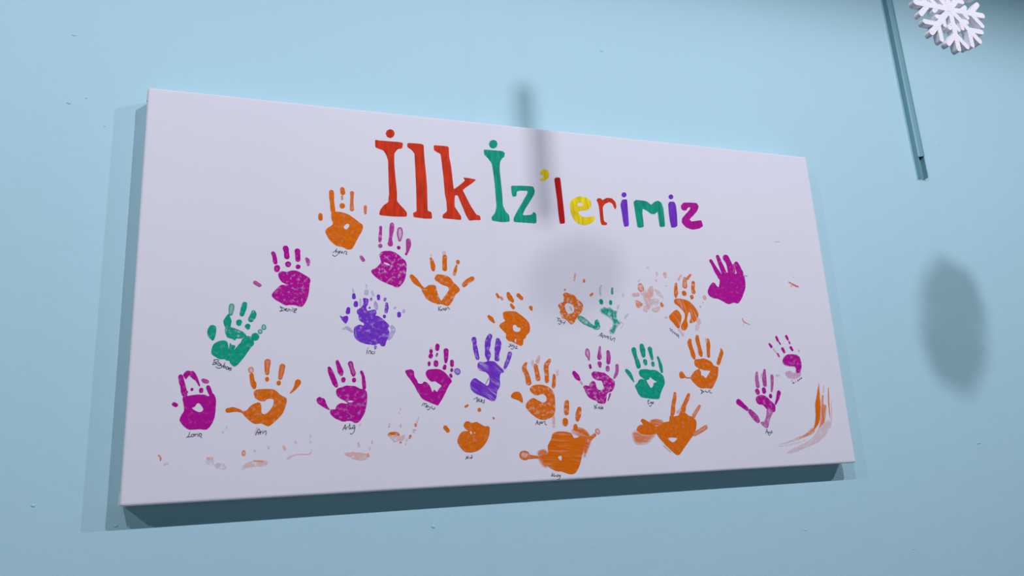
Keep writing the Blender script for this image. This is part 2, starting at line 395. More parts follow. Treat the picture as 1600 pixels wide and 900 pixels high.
PRINTS = [
('orange','orange handprint with solid palm just left of the tall red heading letters',[('p',[(311.5,210.7),(317.2,208.2),(328.5,208.4),(341.0,212.0),(351.3,218.7),(360.5,225.5),(367.3,231.2),(366.1,241.1),(360.3,252.4),(353.4,266.1),(347.6,277.2),(338.6,278.4),(333.0,275.1),(320.6,272.6),(312.8,267.0),(306.1,259.0),(300.9,247.7),(303.8,241.1),(313.8,232.5),(312.0,224.8),(311.1,217.6)],{'h': [[(333.0,236.2),(339.8,229.7),(343.2,233.2),(337.5,240.8)]],'dry': 0.1})],[('finger_print',[('c',[(311.4,170.9,4.27),(311.5,178.3,4.49),(312.2,188.2,3.78),(313.1,196.7,4.0),(313.8,206.4,4.23)],{})]),('finger_print',[('c',[(330.8,164.0,4.07),(331.5,170.6,4.54)],{}),('c',[(330.3,177.4,1.91),(330.1,183.2,1.9)],{'cov': 0.6}),('c',[(330.6,196.0,4.98),(330.6,196.5,4.98)],{})]),('finger_print',[('c',[(348.1,170.1,3.84),(348.0,178.1,2.88),(347.5,189.3,3.11),(347.9,201.7,3.81)],{'cov': 0.85})]),('finger_print',[('c',[(372.0,195.1,2.89),(372.0,201.3,2.64),(372.1,208.2,1.92)],{'cov': 0.8})]),('thumb_print',[('c',[(292.1,216.4,3.72),(292.3,223.2,3.94)],{})])],[[(313.97,285.61),(317.67,282.66),(321.39,278.11)],[(319.53,280.98),(319.16,286.16)],[(319.16,281.79),(323.63,285.16)],[(323.63,281.98),(324.74,284.71)],[(326.61,282.24),(323.63,286.35),(320.65,290.45),(316.95,292.2),(313.42,289.59)],[(328.1,281.97),(325.86,282.67),(326.61,284.62),(325.49,287.45)],[(328.48,284.93),(331.09,283.62),(329.97,282.87),(329.22,285.29),(331.46,285.99)],[(333.33,286.69),(334.09,283.08),(337.09,282.14),(338.58,284.46),(336.7,286.94),(338.58,288.05)]]),
('magenta','magenta handprint below the red heading letters with no name under it',[('p',[(396.8,283.4),(405.0,278.6),(416.7,277.6),(428.4,281.9),(437.7,290.0),(445.7,299.4),(444.6,320.2),(440.3,334.8),(429.5,345.9),(418.0,342.7),(404.2,337.2),(393.9,331.6),(386.0,324.7),(381.5,316.5),(390.7,310.2),(398.9,300.2),(397.2,291.8)],{'h': [[(404.7,300.0),(410.5,300.9),(415.1,303.6),(413.9,305.6),(405.8,302.8)]],'cov': 0.86,'dry': 0.35})],[('finger_print',[('c',[(399.6,233.0,2.89),(399.2,241.7,2.64),(398.6,251.5,3.35),(397.8,260.2,2.39)],{'cov': 0.65,'dry': 0.4}),('c',[(398.4,268.4,3.81),(398.4,269.2,3.81)],{'cov': 0.8})]),('finger_print',[('c',[(420.6,226.8,3.89),(419.8,235.6,4.6),(418.4,245.5,3.38),(417.1,255.5,3.13),(416.9,264.1,5.04)],{'cov': 0.85})]),('finger_print',[('c',[(434.9,235.9,4.87),(434.8,244.6,5.59),(434.1,255.8,2.91)],{'ring': 1,'cov': 0.85}),('c',[(432.1,270.4,3.37),(432.1,270.9,3.37)],{})]),('finger_print',[('c',[(450.2,256.2,4.38),(450.6,263.6,4.86),(449.2,272.3,3.39),(446.9,279.8,2.18)],{'cov': 0.85}),('c',[(445.6,281.8,2.17),(445.6,282.6,2.17)],{})]),('thumb_print',[('c',[(363.5,290.9,2.81),(367.5,297.2,3.27)],{'cov': 0.6,'dry': 0.4})])],None),
('magenta','magenta handprint in the upper left with a separate small thumb mark',[('p',[(222.0,327.2),(228.3,323.2),(235.9,323.9),(246.7,320.8),(256.0,322.6),(265.3,328.1),(273.2,332.8),(276.0,337.8),(274.9,344.5),(273.7,357.8),(270.5,372.7),(264.4,383.5),(259.1,385.7),(250.6,383.0),(241.5,382.9),(235.4,383.6),(226.3,378.7),(217.1,373.2),(212.2,366.4),(216.1,359.4),(224.2,350.2),(228.7,347.3),(236.0,347.3),(228.6,342.6),(223.9,336.2)],{'cov': 0.93,'dry': 0.25})],[('finger_print',[('c',[(213.2,291.5,3.51),(215.3,297.6,3.51),(216.5,305.4,3.82),(217.3,308.3,3.18)],{}),('c',[(220.1,317.4,5.08),(219.8,320.7,4.44)],{})]),('finger_print',[('c',[(233.7,281.6,5.0),(235.1,289.2,4.19),(235.8,296.7,4.82)],{}),('c',[(238.2,310.1,5.13),(238.2,310.6,5.13)],{})]),('finger_print',[('c',[(253.5,285.8,5.03),(254.0,291.7,4.38),(254.4,300.9,4.53)],{}),('c',[(254.9,314.0,4.19),(254.9,314.3,4.19)],{})]),('finger_print',[('c',[(268.9,298.6,2.28),(271.6,303.5,3.58),(272.0,310.3,2.11)],{'cov': 0.8})]),('thumb_print',[('c',[(185.0,344.9,3.42),(192.3,349.5,3.11)],{'cov': 0.75})])],[[(226.4,385.95),(229.51,391.54),(225.79,394.04)],[(226.4,385.95),(234.01,389.83),(232.55,392.29),(226.55,394.02)],[(234.8,391.44),(237.8,390.08),(236.27,388.98),(234.81,392.24),(238.62,393.79)],[(239.38,393.77),(240.08,390.52),(242.36,390.47),(242.87,393.7)],[(245.86,390.4),(245.91,394.13)],[(246.42,387.63),(246.74,388.27)],[(247.68,390.04),(253.77,389.43),(248.51,394.73),(252.33,395.63)],[(248.47,392.3),(253.04,391.88)]]),
('green','green handprint leaning right near the left edge',[('p',[(139.5,425.2),(145.9,422.0),(153.1,423.8),(161.9,427.3),(169.2,431.2),(173.8,437.4),(169.5,439.8),(165.2,441.8),(158.0,441.9),(156.0,444.8),(150.8,442.2),(144.3,440.0),(141.3,434.6)],{'cov': 0.82,'dry': 0.35}),('p',[(120.8,467.0),(120.9,457.8),(124.8,450.1),(133.8,445.4),(142.4,446.2),(145.4,451.6),(146.7,459.3),(148.5,449.2),(151.2,452.3),(157.0,453.8),(155.0,460.8),(158.5,456.2),(164.7,448.4),(166.7,443.7),(170.9,439.0),(178.1,437.4),(184.1,442.0),(185.5,451.4),(181.6,456.1),(176.0,465.4),(167.7,477.7),(160.8,486.2),(155.9,488.4),(150.1,483.8),(148.5,479.2),(144.2,478.5),(139.9,476.2),(133.5,476.1),(125.6,471.6)],{})],[('finger_print',[('c',[(149.0,386.6,4.24),(148.5,393.7,4.23),(148.0,400.0,3.02)],{'ring': 0.6,'cov': 0.88}),('c',[(144.5,402.4,2.11),(143.3,411.1,6.0),(143.6,417.4,5.69),(144.1,422.1,4.49)],{})]),('finger_print',[('c',[(169.3,382.9,3.98),(168.0,390.1,4.58),(165.4,400.5,3.65)],{}),('c',[(161.5,414.0,4.83),(161.3,416.3,4.08)],{})]),('finger_print',[('c',[(183.6,396.2,3.37),(183.7,401.0,5.05),(180.3,409.0,4.88)],{'cov': 0.85,'dry': 0.4}),('c',[(175.1,420.9,4.55),(175.7,423.2,3.33)],{})]),('finger_print',[('c',[(200.9,420.6,3.37),(200.9,422.6,4.13)],{'ring': 1}),('c',[(195.1,429.3,3.66),(195.1,430.0,3.66)],{'ring': 1}),('c',[(187.7,438.2,6.36),(187.7,438.8,6.36)],{})]),('thumb_print',[('p',[(112.8,430.2),(115.3,422.4),(120.1,419.6),(125.6,421.5),(126.5,430.0),(125.1,439.3),(121.8,445.5),(116.7,440.9),(113.7,436.3)],{})])],[[(125.86,477.64),(123.34,485.23)],[(124.44,477.34),(130.75,476.89),(131.57,479.94),(126.0,481.44),(129.6,483.73),(123.33,484.92)],[(134.49,482.99),(131.65,482.22),(131.09,486.02),(133.93,486.79),(134.51,483.45),(135.65,487.56)],[(136.38,484.52),(137.51,488.33),(140.25,486.06)],[(140.93,485.3),(135.47,490.59),(130.55,490.57),(128.36,488.28)],[(141.53,482.26),(139.68,489.86)],[(140.33,488.34),(143.13,487.6),(142.53,490.64),(139.97,490.17)],[(147.0,489.14),(144.6,489.13),(143.99,492.16),(146.56,492.64),(147.16,489.6),(147.56,492.95)],[(148.87,489.91),(148.57,493.71)],[(148.91,491.13),(150.74,490.68)],[(152.45,490.69),(150.36,491.9),(151.84,493.74),(149.05,495.24)]]),
('purple','purple handprint with scattered double fingertips,centre left',[('p',[(350.1,423.1),(352.5,419.0),(360.5,415.6),(366.9,417.2),(367.7,413.0),(362.1,409.8),(358.6,404.8),(358.2,398.2),(355.8,394.9),(356.6,389.1),(363.9,383.9),(367.2,376.3),(366.5,367.9),(372.2,367.7),(376.2,370.2),(374.5,379.5),(372.0,383.7),(374.4,390.4),(381.7,388.6),(388.3,388.4),(390.2,394.3),(388.2,398.5),(394.7,400.1),(404.4,407.5),(412.5,416.6),(409.9,421.6),(412.3,429.1),(410.5,439.1),(407.1,444.1),(403.7,453.2),(397.2,453.2),(394.0,449.1),(387.5,451.6),(379.5,451.2),(368.3,449.3),(358.7,445.2),(352.4,439.5),(350.0,431.4)],{'cov': 0.92,'dry': 0.22})],[('finger_print',[('c',[(350.3,361.6,2.8),(350.8,366.6,3.46)],{}),('c',[(354.0,376.6,3.62),(353.9,380.3,3.94)],{}),('c',[(348.4,350.6,1.32),(349.9,356.5,1.32)],{'cov': 0.4})]),('finger_print',[('c',[(372.8,355.5,3.66),(372.7,358.4,3.66)],{'ring': 1,'cov': 0.5}),('c',[(372.4,342.3,1.34),(373.9,350.7,1.67)],{'cov': 0.18})]),('paint_dab',[('c',[(361.6,369.7,1.32),(362.3,381.4,1.98)],{'cov': 0.35})]),('finger_print',[('c',[(388.4,374.1,1.67),(389.2,380.8,3.66),(390.7,386.7,1.66)],{'cov': 0.5,'dry': 0.4}),('c',[(381.1,367.8,2.0),(380.8,370.2,2.0)],{'cov': 0.6}),('c',[(393.8,362.9,3.01),(394.1,368.0,2.67)],{}),('c',[(382.9,355.6,2.34),(384.5,361.5,2.34)],{'cov': 0.25}),('c',[(378.0,384.4,1.65),(378.0,385.1,1.65)],{})]),('finger_print',[('c',[(405.8,367.7,2.52),(405.0,370.3,2.18)],{'cov': 0.65}),('c',[(408.5,377.0,2.68),(408.4,383.8,3.35),(407.1,391.4,3.0)],{'cov': 0.6,'dry': 0.5}),('c',[(404.0,399.9,2.83),(404.0,401.1,2.49)],{})]),('finger_print',[('c',[(430.3,394.4,3.36),(430.4,398.3,3.36)],{}),('c',[(439.3,388.6,2.54),(438.7,390.7,2.36)],{'cov': 0.5}),('c',[(423.8,383.5,1.68),(422.3,384.9,1.35)],{'cov': 0.5})]),('paint_dab',[('c',[(417.4,419.0,3.33),(419.8,424.0,3.66),(415.5,434.1,3.31),(411.3,440.8,1.98)],{'cov': 0.42,'dry': 0.5})]),('paint_dab',[('c',[(387.5,454.9,2.61),(387.1,457.7,1.63)],{'cov': 0.6})]),('thumb_print',[('c',[(341.1,387.7,3.26),(340.1,393.2,3.91)],{}),('p',[(326.3,399.6),(330.2,402.0),(338.2,400.2),(340.6,405.1),(336.6,413.8),(330.2,407.8)],{}),('c',[(331.8,423.4,1.29),(339.7,421.6,2.91),(346.9,428.1,1.94)],{'cov': 0.4,'dry': 0.5})])],[[(373.3,459.87),(372.12,467.21)],[(374.61,456.6),(374.92,457.74)],[(375.32,467.2),(376.16,462.31),(379.37,462.31),(379.0,467.2)],[(383.38,463.12),(380.63,464.75),(381.73,467.53),(384.15,466.87)],[(386.13,462.62),(385.43,467.2)],[(387.14,458.2),(387.46,459.02)]]),
('orange','orange handprint with open V-shaped palm below the red letter k',[('p',[(498.0,324.7),(503.9,318.8),(513.6,319.6),(523.2,321.9),(529.6,326.9),(532.6,332.5),(539.0,338.1),(544.9,346.1),(540.8,352.7),(536.6,356.1),(529.6,369.3),(521.2,378.3),(510.0,375.4),(500.4,375.1),(491.0,371.8),(480.8,365.7),(477.8,359.3),(473.3,351.4),(472.6,345.8),(479.0,344.8),(485.5,340.6),(492.0,339.1),(499.1,341.0),(501.2,350.6),(504.9,361.8),(508.7,368.5),(514.5,361.6),(520.5,353.3),(523.9,347.5),(521.7,341.9),(512.9,338.9),(503.4,333.5),(498.7,329.6)],{'cov': 0.93,'dry': 0.3,'rough': 1.5})],[('finger_print',[('c',[(491.9,288.9,2.29),(493.6,294.6,3.59),(495.4,304.4,4.56),(495.6,310.1,3.25)],{'dry': 0.3}),('c',[(492.6,280.6,1.31),(492.0,284.7,0.98)],{'cov': 0.2})]),('finger_print',[('c',[(517.5,276.1,3.64),(517.6,278.1,3.64)],{'ring': 1,'cov': 0.5}),('c',[(518.4,284.4,4.29),(517.6,296.0,4.28),(517.5,307.6,4.59)],{'dry': 0.3})]),('finger_print',[('c',[(543.5,292.9,3.66),(543.5,294.3,3.32)],{}),('c',[(540.5,300.1,1.66),(538.1,308.4,2.97),(536.6,313.5,2.97)],{}),('c',[(535.7,316.5,3.29),(535.7,317.5,2.96)],{'cov': 0.55})]),('finger_print',[('c',[(553.4,337.6,3.96),(559.8,330.8,4.63),(570.1,324.7,4.33)],{'dry': 0.4,'cov': 0.88,'rough': 1.5})]),('thumb_print',[('c',[(455.0,324.6,3.83),(461.1,332.5,5.43),(468.8,340.3,3.2),(474.3,345.0,2.24)],{})])],[[(503.06,380.15),(503.16,387.14)],[(507.73,379.88),(504.27,383.79),(506.14,387.75)],[(506.87,385.74),(508.88,385.36),(507.5,386.72),(508.82,387.2)],[(509.51,386.68),(510.95,383.65),(512.31,382.96),(512.87,385.95)],[(516.36,381.87),(514.29,383.58),(513.88,385.93),(516.54,386.21),(516.69,382.2),(516.88,386.2)],[(518.59,385.17),(519.38,381.81),(521.42,381.09),(523.01,383.74),(524.3,385.05)]]),
('orange','orange handprint with small fingertip dabs at the canvas middle',[('p',[(627.2,390.0),(631.7,386.7),(641.9,385.6),(652.1,386.3),(660.4,391.1),(668.6,397.5),(676.7,405.7),(679.5,415.5),(678.0,425.4),(671.6,432.1),(669.5,437.0),(665.0,440.3),(663.6,449.2),(658.3,452.0),(650.1,448.5),(641.8,444.5),(635.2,442.9),(630.5,437.3),(630.6,429.2),(625.3,423.5),(618.7,415.5),(621.9,409.7),(630.6,404.7),(627.6,398.2)],{'h': [[(645.3,414.3),(650.6,411.8),(653.8,415.9),(660.1,418.2),(658.4,424.0),(653.1,425.7),(646.5,423.3)],[(647.8,440.4),(650.6,439.1),(649.4,445.6),(647.9,445.2)]],'dry': 0.12})],[('finger_print',[('c',[(616.9,353.6,2.35),(619.6,358.8,2.68)],{}),('c',[(624.7,359.5,2.35),(627.1,362.8,2.35)],{'cov': 0.7})]),('finger_print',[('c',[(639.6,351.6,3.38),(642.6,359.1,5.41),(647.4,365.6,3.38)],{'dry': 0.35,'rough': 1.5}),('c',[(644.3,373.5,2.7),(648.3,378.9,3.37)],{})]),('finger_print',[('c',[(660.1,354.4,4.09),(665.8,360.2,3.75)],{})]),('finger_print',[('c',[(683.7,378.1,3.76),(684.9,381.5,2.39)],{})]),('thumb_print',[('c',[(599.1,397.1,2.97),(603.9,401.9,3.96),(608.3,407.5,1.98)],{})])],[[(636.97,448.26),(637.77,451.48),(638.97,452.55)],[(640.07,448.24),(638.14,452.28),(636.36,453.9),(634.17,453.1)],[(641.94,449.85),(640.34,453.08),(642.03,453.08),(642.72,450.92)],[(645.02,450.1),(644.56,453.07),(645.41,453.06)],[(645.16,452.53),(643.49,456.83),(641.43,458.45),(638.96,457.38)],[(646.85,452.52),(646.9,456.29),(648.56,456.82)],[(649.37,452.78),(651.33,453.04),(648.84,456.82),(652.2,457.35)]]),
('orange','faded round orange palm print touching the pale green one',[('p',[(752.5,350.1),(759.1,346.5),(768.5,348.7),(777.7,352.4),(783.4,360.3),(791.5,366.1),(792.6,378.1),(786.5,387.2),(778.3,396.3),(771.0,407.2),(763.5,409.3),(758.7,403.5),(753.8,399.6),(746.7,396.8),(743.3,387.0),(744.8,381.1),(740.2,373.3),(744.8,368.2),(752.4,365.0),(754.1,357.0)],{'h': [[(755.1,370.9),(764.8,367.7),(773.7,374.5),(772.9,384.5),(765.2,388.6),(757.1,384.8)]],'cov': 0.68,'dry': 0.42,'rough': 2}),('c',[(765.6,375.7,2.05),(768.0,380.6,2.05)],{'cov': 0.5})],[('finger_print',[('c',[(756.5,342.0,1.44),(758.2,339.9,1.44)],{'cov': 0.8})]),('finger_print',[('c',[(781.9,307.8,2.09),(780.4,315.0,1.67),(779.3,321.1,1.46)],{'cov': 0.5,'dry': 0.4})]),('finger_print',[('c',[(800.2,319.4,1.89),(800.0,322.2,2.73)],{'cov': 0.85})]),('finger_print',[('c',[(811.7,350.5,2.3),(815.7,347.4,2.52)],{'cov': 0.8})])],[[(737.01,395.98),(739.01,398.89),(740.86,398.02),(742.96,399.67)],[(739.01,398.89),(737.32,403.53)],[(739.9,401.82),(739.99,403.49)],[(745.44,402.15),(742.29,402.62),(742.98,405.13),(745.31,403.84),(743.17,408.48),(740.84,409.77),(738.34,407.71)],[(746.78,405.07),(746.83,407.17)],[(749.48,401.88),(749.56,402.09)],[(753.88,402.87),(750.47,406.28),(749.06,410.08)],[(748.72,405.88),(752.2,407.1)]]),
('green','thin pale green handprint with the thumb far out to the left',[('p',[(829.1,378.4),(838.3,372.7),(845.8,375.0),(852.6,372.4),(859.6,378.7),(868.2,380.6),(866.3,388.7),(867.5,398.8),(872.2,406.8),(863.7,415.0),(858.3,425.0),(852.5,429.0),(846.1,427.1),(845.8,419.2),(854.4,409.1),(853.0,401.1),(847.1,395.1),(836.8,389.3),(830.6,385.4)],{'cov': 0.62,'dry': 0.5,'rough': 2,'soft': 2.5}),('c',[(845.9,385.1,2.52),(858.4,390.9,4.21),(859.0,407.0,5.03),(854.5,419.1,3.34)],{'cov': 0.75,'dry': 0.3,'soft': 3}),('c',[(871.6,401.8,2.11),(877.5,408.8,1.69),(870.1,416.9,1.26)],{'cov': 0.3,'soft': 1})],[('finger_print',[('c',[(836.7,330.0,1.49),(833.2,338.7,1.9),(833.6,348.9,1.9)],{'cov': 0.45,'ring': 0.7,'dry': 0.4}),('c',[(833.3,361.5,4.21),(833.9,364.7,4.2)],{})]),('finger_print',[('c',[(860.7,334.8,2.56),(860.0,339.0,2.13),(859.4,345.1,2.77)],{'cov': 0.65,'dry': 0.3})]),('paint_dab',[('c',[(854.4,362.6,3.39),(854.1,365.7,3.38)],{})]),('finger_print',[('c',[(883.4,345.5,2.58),(884.1,351.2,3.0)],{'cov': 0.22,'dry': 0.3,'soft': 1.5})]),('paint_dab',[('c',[(871.0,370.4,2.55),(869.2,375.5,2.12)],{'cov': 0.25,'dry': 0.3})]),('finger_print',[('c',[(892.0,386.2,0.85),(885.9,391.4,2.55),(882.6,395.5,1.27)],{'cov': 0.35,'ring': 0.6})]),('thumb_print',[('c',[(784.2,396.6,4.92),(792.6,402.0,6.16),(802.7,408.8,4.53),(810.8,413.6,2.88)],{'cov': 0.72,'dry': 0.4,'ring': 0.6}),('p',[(810.6,415.6),(814.4,409.6),(816.2,401.6),(822.8,399.5),(826.2,409.4),(825.5,417.4),(816.7,419.5)],{'cov': 0.72,'dry': 0.4})])],[[(821.2,432.04),(825.16,429.04),(828.21,426.05),(830.44,426.87)],[(828.17,426.47),(826.57,433.69)],[(825.0,430.74),(828.15,431.56)],[(830.28,428.57),(829.21,434.94)],[(833.39,429.82),(830.09,435.36)],[(833.39,429.82),(834.62,431.51),(834.75,434.9)],[(836.97,431.06),(835.72,434.47)],[(839.21,431.89),(837.53,434.88)],[(839.17,432.32),(843.72,433.13)],[(842.33,433.14),(840.31,434.86),(842.97,436.11),(840.95,437.82)],[(848.31,431.39),(845.71,436.52)],[(848.55,436.07),(846.01,438.21),(849.1,439.89),(850.75,437.33)],[(850.58,439.03),(852.23,436.47),(855.11,435.6),(856.57,437.29),(854.18,440.28),(854.86,442.83)]]),
('orange','blotchy pale orange palm print without clear fingers,right of the pale green one',[('c',[(925.1,327.7,5.68),(925.5,332.9,7.2)],{'ring': 0.7,'cov': 0.62,'dry': 0.3}),('c',[(907.6,346.9,3.89),(917.9,345.6,3.47)],{'cov': 0.5,'dry': 0.3}),('p',[(911.0,357.1),(918.7,359.0),(927.0,366.1),(918.2,374.5),(911.6,372.6),(909.2,363.4)],{'cov': 0.58,'dry': 0.3,'soft': 1}),('p',[(927.8,348.4),(936.8,339.9),(947.4,327.0),(954.1,328.9),(953.3,345.7),(945.4,354.2),(946.1,368.7),(938.3,377.2),(933.0,373.1),(933.1,362.8),(929.4,354.6)],{'cov': 0.5,'dry': 0.4,'soft': 1.5,'streak': (1,1.5)}),('c',[(931.9,373.2,5.2),(931.4,377.3,5.63)],{'cov': 0.3,'dry': 0.3}),('c',[(949.7,376.9,3.92),(955.4,376.8,4.8),(962.9,371.5,3.06)],{'cov': 0.36,'dry': 0.3}),('c',[(968.9,364.1,3.08),(970.4,367.2,3.95)],{'cov': 0.8}),('p',[(955.9,333.0),(969.4,336.8),(977.6,355.5),(969.9,351.5),(961.4,345.5)],{'cov': 0.28,'soft': 2}),('p',[(915.8,344.6),(926.7,348.5),(929.4,365.0),(944.9,368.8),(958.7,368.5),(966.9,357.9),(951.9,347.8),(935.2,333.6)],{'cov': 0.16,'dry': 0.3,'soft': 3})],[('finger_print',[('c',[(984.9,300.8,4.04),(985.3,304.6,4.03)],{'cov': 0.5,'dry': 0.5,'rough': 2})]),('finger_print',[('c',[(962.2,314.9,2.0),(963.6,314.9,2.0)],{'cov': 0.4})]),('paint_dab',[('c',[(965.8,297.8,2.68),(965.9,303.1,2.23)],{'cov': 0.14})]),('finger_print',[('c',[(921.4,318.2,1.31),(924.4,315.6,1.31)],{'cov': 0.4})]),('finger_print',[('c',[(944.5,287.6,1.33),(948.2,287.5,1.33)],{'cov': 0.3})]),('paint_dab',[('c',[(983.9,325.9,1.11),(984.6,326.0,1.11)],{'cov': 0.5})]),('paint_dab',[('c',[(975.2,392.0,1.53),(978.4,392.3,1.53)],{'cov': 0.4})])],None),
('orange','streaky orange handprint with dry lines through the palm',[('p',[(999.5,357.1),(1004.8,352.3),(1016.6,352.4),(1030.4,355.3),(1041.4,362.4),(1049.5,372.8),(1054.2,382.2),(1050.2,393.9),(1040.9,401.3),(1030.1,402.5),(1035.3,389.9),(1032.5,379.5),(1025.0,396.4),(1025.8,408.9),(1018.7,418.3),(1010.6,417.3),(1009.3,409.1),(1018.0,396.5),(1021.7,386.0),(1017.0,376.6),(1007.6,367.4),(1001.1,363.3)],{'cov': 0.85,'dry': 0.35,'streak': (0.5,1.6)}),('p',[(983.8,389.8),(990.4,383.4),(1001.8,375.9),(1008.4,379.9),(1012.9,390.3),(1010.4,400.7),(1005.3,413.3),(999.5,413.3),(991.5,403.1),(985.3,397.0)],{'cov': 0.85,'dry': 0.4,'streak': (1,1.7)}),('c',[(1003.6,417.4,2.63),(1011.6,427.6,3.07)],{'cov': 0.4}),('c',[(1052.2,397.0,4.93),(1053.3,401.2,4.92)],{'cov': 0.38,'dry': 0.3}),('c',[(1048.8,409.6,4.46),(1046.2,414.8,4.01)],{'cov': 0.25,'dry': 0.3})],[('finger_print',[('c',[(1023.0,302.2,2.04),(1015.9,311.0,2.71)],{'cov': 0.5}),('c',[(1008.8,320.8,2.7),(1007.5,327.3,3.59),(1006.4,340.0,4.92),(1004.9,347.4,3.12)],{'cov': 0.75,'dry': 0.35})]),('finger_print',[('c',[(1031.1,309.4,4.09),(1029.2,324.4,5.88)],{'ring': 0.6,'cov': 0.75,'dry': 0.3}),('c',[(1046.0,300.2,2.29),(1037.8,308.1,3.19)],{'cov': 0.8}),('c',[(1025.5,340.1,5.4),(1025.9,341.0,5.4)],{})]),('finger_print',[('c',[(1050.5,317.3,4.1),(1048.0,330.3,4.09),(1048.4,336.7,4.99)],{'cov': 0.78,'dry': 0.3}),('c',[(1043.1,347.1,4.07),(1042.9,348.8,4.06)],{})]),('finger_print',[('c',[(1073.7,347.1,3.65),(1074.3,349.7,3.65)],{'cov': 0.55,'ring': 0.8}),('c',[(1067.8,358.6,1.36),(1068.7,358.6,1.36)],{'cov': 0.4})]),('paint_dab',[('c',[(1060.9,366.9,1.81),(1061.3,369.0,1.81)],{'cov': 0.5})])],[[(981.76,414.89),(984.08,416.19),(984.25,418.83),(982.1,420.17)],[(984.8,418.38),(988.87,417.46)],[(986.62,419.68),(985.85,421.89),(987.94,420.99)],[(989.37,421.42),(987.14,425.4)],[(989.37,421.42),(991.25,422.28)],[(990.97,424.48),(993.57,423.58)],[(994.12,423.13),(991.86,425.36),(994.17,426.65)],[(994.73,426.21),(997.77,425.74)],[(997.77,425.74),(995.39,428.84),(997.87,428.82)],[(1000.45,426.16),(1000.88,434.52)],[(1001.75,429.67),(997.15,430.59)]]),
('magenta','thick solid magenta handprint with joined fingers in the upper right',[('p',[(1113.5,320.0),(1116.3,309.0),(1112.1,303.6),(1122.0,295.6),(1129.5,295.3),(1137.5,291.7),(1152.1,294.5),(1165.2,291.8),(1175.4,291.4),(1180.4,300.1),(1179.4,322.3),(1171.9,337.9),(1165.2,349.0),(1154.8,359.0),(1145.0,357.7),(1130.9,361.1),(1118.1,355.6),(1106.6,350.5),(1093.4,348.6),(1084.5,342.4),(1083.3,333.9),(1089.7,322.9),(1098.2,315.0),(1104.0,317.0),(1107.0,322.3),(1111.6,324.4)],{'cov': 1,'dry': 0.08})],[('finger_print',[('c',[(1100.5,267.4,3.98),(1106.0,277.5,4.21),(1111.7,289.4,5.61),(1117.7,299.0,6.08)],{'cov': 1})]),('finger_print',[('c',[(1118.8,257.5,4.49),(1122.1,269.1,5.19),(1126.4,282.2,6.12),(1129.8,293.1,6.58)],{'cov': 1})]),('finger_print',[('c',[(1139.3,259.5,8.08),(1144.0,268.2,7.12),(1146.9,279.2,8.06),(1147.7,290.2,8.51)],{'cov': 1})]),('finger_print',[('c',[(1164.4,271.8,5.73),(1166.9,280.6,7.15),(1170.2,291.6,8.57)],{'cov': 1}),('c',[(1157.7,274.3,3.33),(1155.3,290.0,3.32)],{'cov': 0.85}),('c',[(1178.3,296.9,1.43),(1187.1,297.7,1.19)],{'cov': 0.5})])],None),
('magenta','magenta handprint with a white hole in the palm,lower left corner',[('p',[(80.7,539.3),(83.0,533.9),(87.4,535.3),(91.8,534.7),(99.3,533.5),(106.9,533.4),(113.2,533.8),(119.7,536.3),(123.4,531.2),(127.3,534.0),(130.1,540.9),(130.5,551.9),(130.0,565.5),(127.6,576.2),(122.9,584.8),(117.4,589.1),(107.9,588.4),(96.7,588.7),(91.7,588.1),(85.3,583.6),(80.1,577.5),(78.0,572.8),(79.5,566.8),(83.5,558.9),(83.2,552.1),(81.9,545.4)],{'h': [[(95.2,554.9),(99.5,552.5),(102.4,547.8),(106.2,547.9),(110.3,553.4),(111.9,557.5),(108.7,561.1),(103.0,560.4)]],'cov': 1,'dry': 0.06})],[('finger_print',[('c',[(76.3,504.5,3.67),(78.2,512.7,3.93),(80.4,519.6,3.92),(82.1,527.8,4.44),(83.6,533.2,3.91)],{}),('c',[(85.9,528.5,2.09),(86.9,529.2,1.57)],{})]),('finger_print',[('p',[(80.2,500.4),(84.9,495.0),(90.0,495.7),(89.1,501.9),(86.1,506.0),(84.1,508.4),(81.0,504.5)],{}),('p',[(88.8,497.1),(93.8,495.3),(97.8,499.2),(102.0,507.5),(105.7,519.2),(103.7,519.2),(99.0,511.6),(94.4,508.1),(89.7,503.3)],{}),('c',[(93.9,524.6,2.23),(93.9,525.2,2.23)],{})]),('finger_print',[('c',[(107.6,525.7,3.17),(107.7,527.9,3.17)],{})]),('finger_print',[('p',[(106.9,510.3),(110.3,507.6),(118.1,511.1),(117.6,515.3),(111.2,515.2)],{'cov': 0.8}),('c',[(117.9,521.8,3.18),(120.4,528.4,3.18),(122.2,533.9,2.65)],{})]),('thumb_print',[('c',[(68.5,547.8,3.1),(71.5,549.5,3.1)],{})])],[[(93.6,592.22),(92.44,597.49),(89.18,600.68)],[(91.61,599.78),(95.01,599.57)],[(100.44,595.78),(96.42,596.3),(96.56,599.29),(99.34,599.06),(100.46,596.11),(99.95,598.75)],[(101.69,595.82),(102.14,598.83)],[(101.71,596.15),(104.49,595.58)],[(105.76,595.96),(106.07,599.63)],[(106.3,593.98),(106.37,594.15)],[(108.08,599.03),(107.92,595.37),(110.42,595.12),(111.14,597.48),(109.66,599.42),(111.31,601.48)]]),
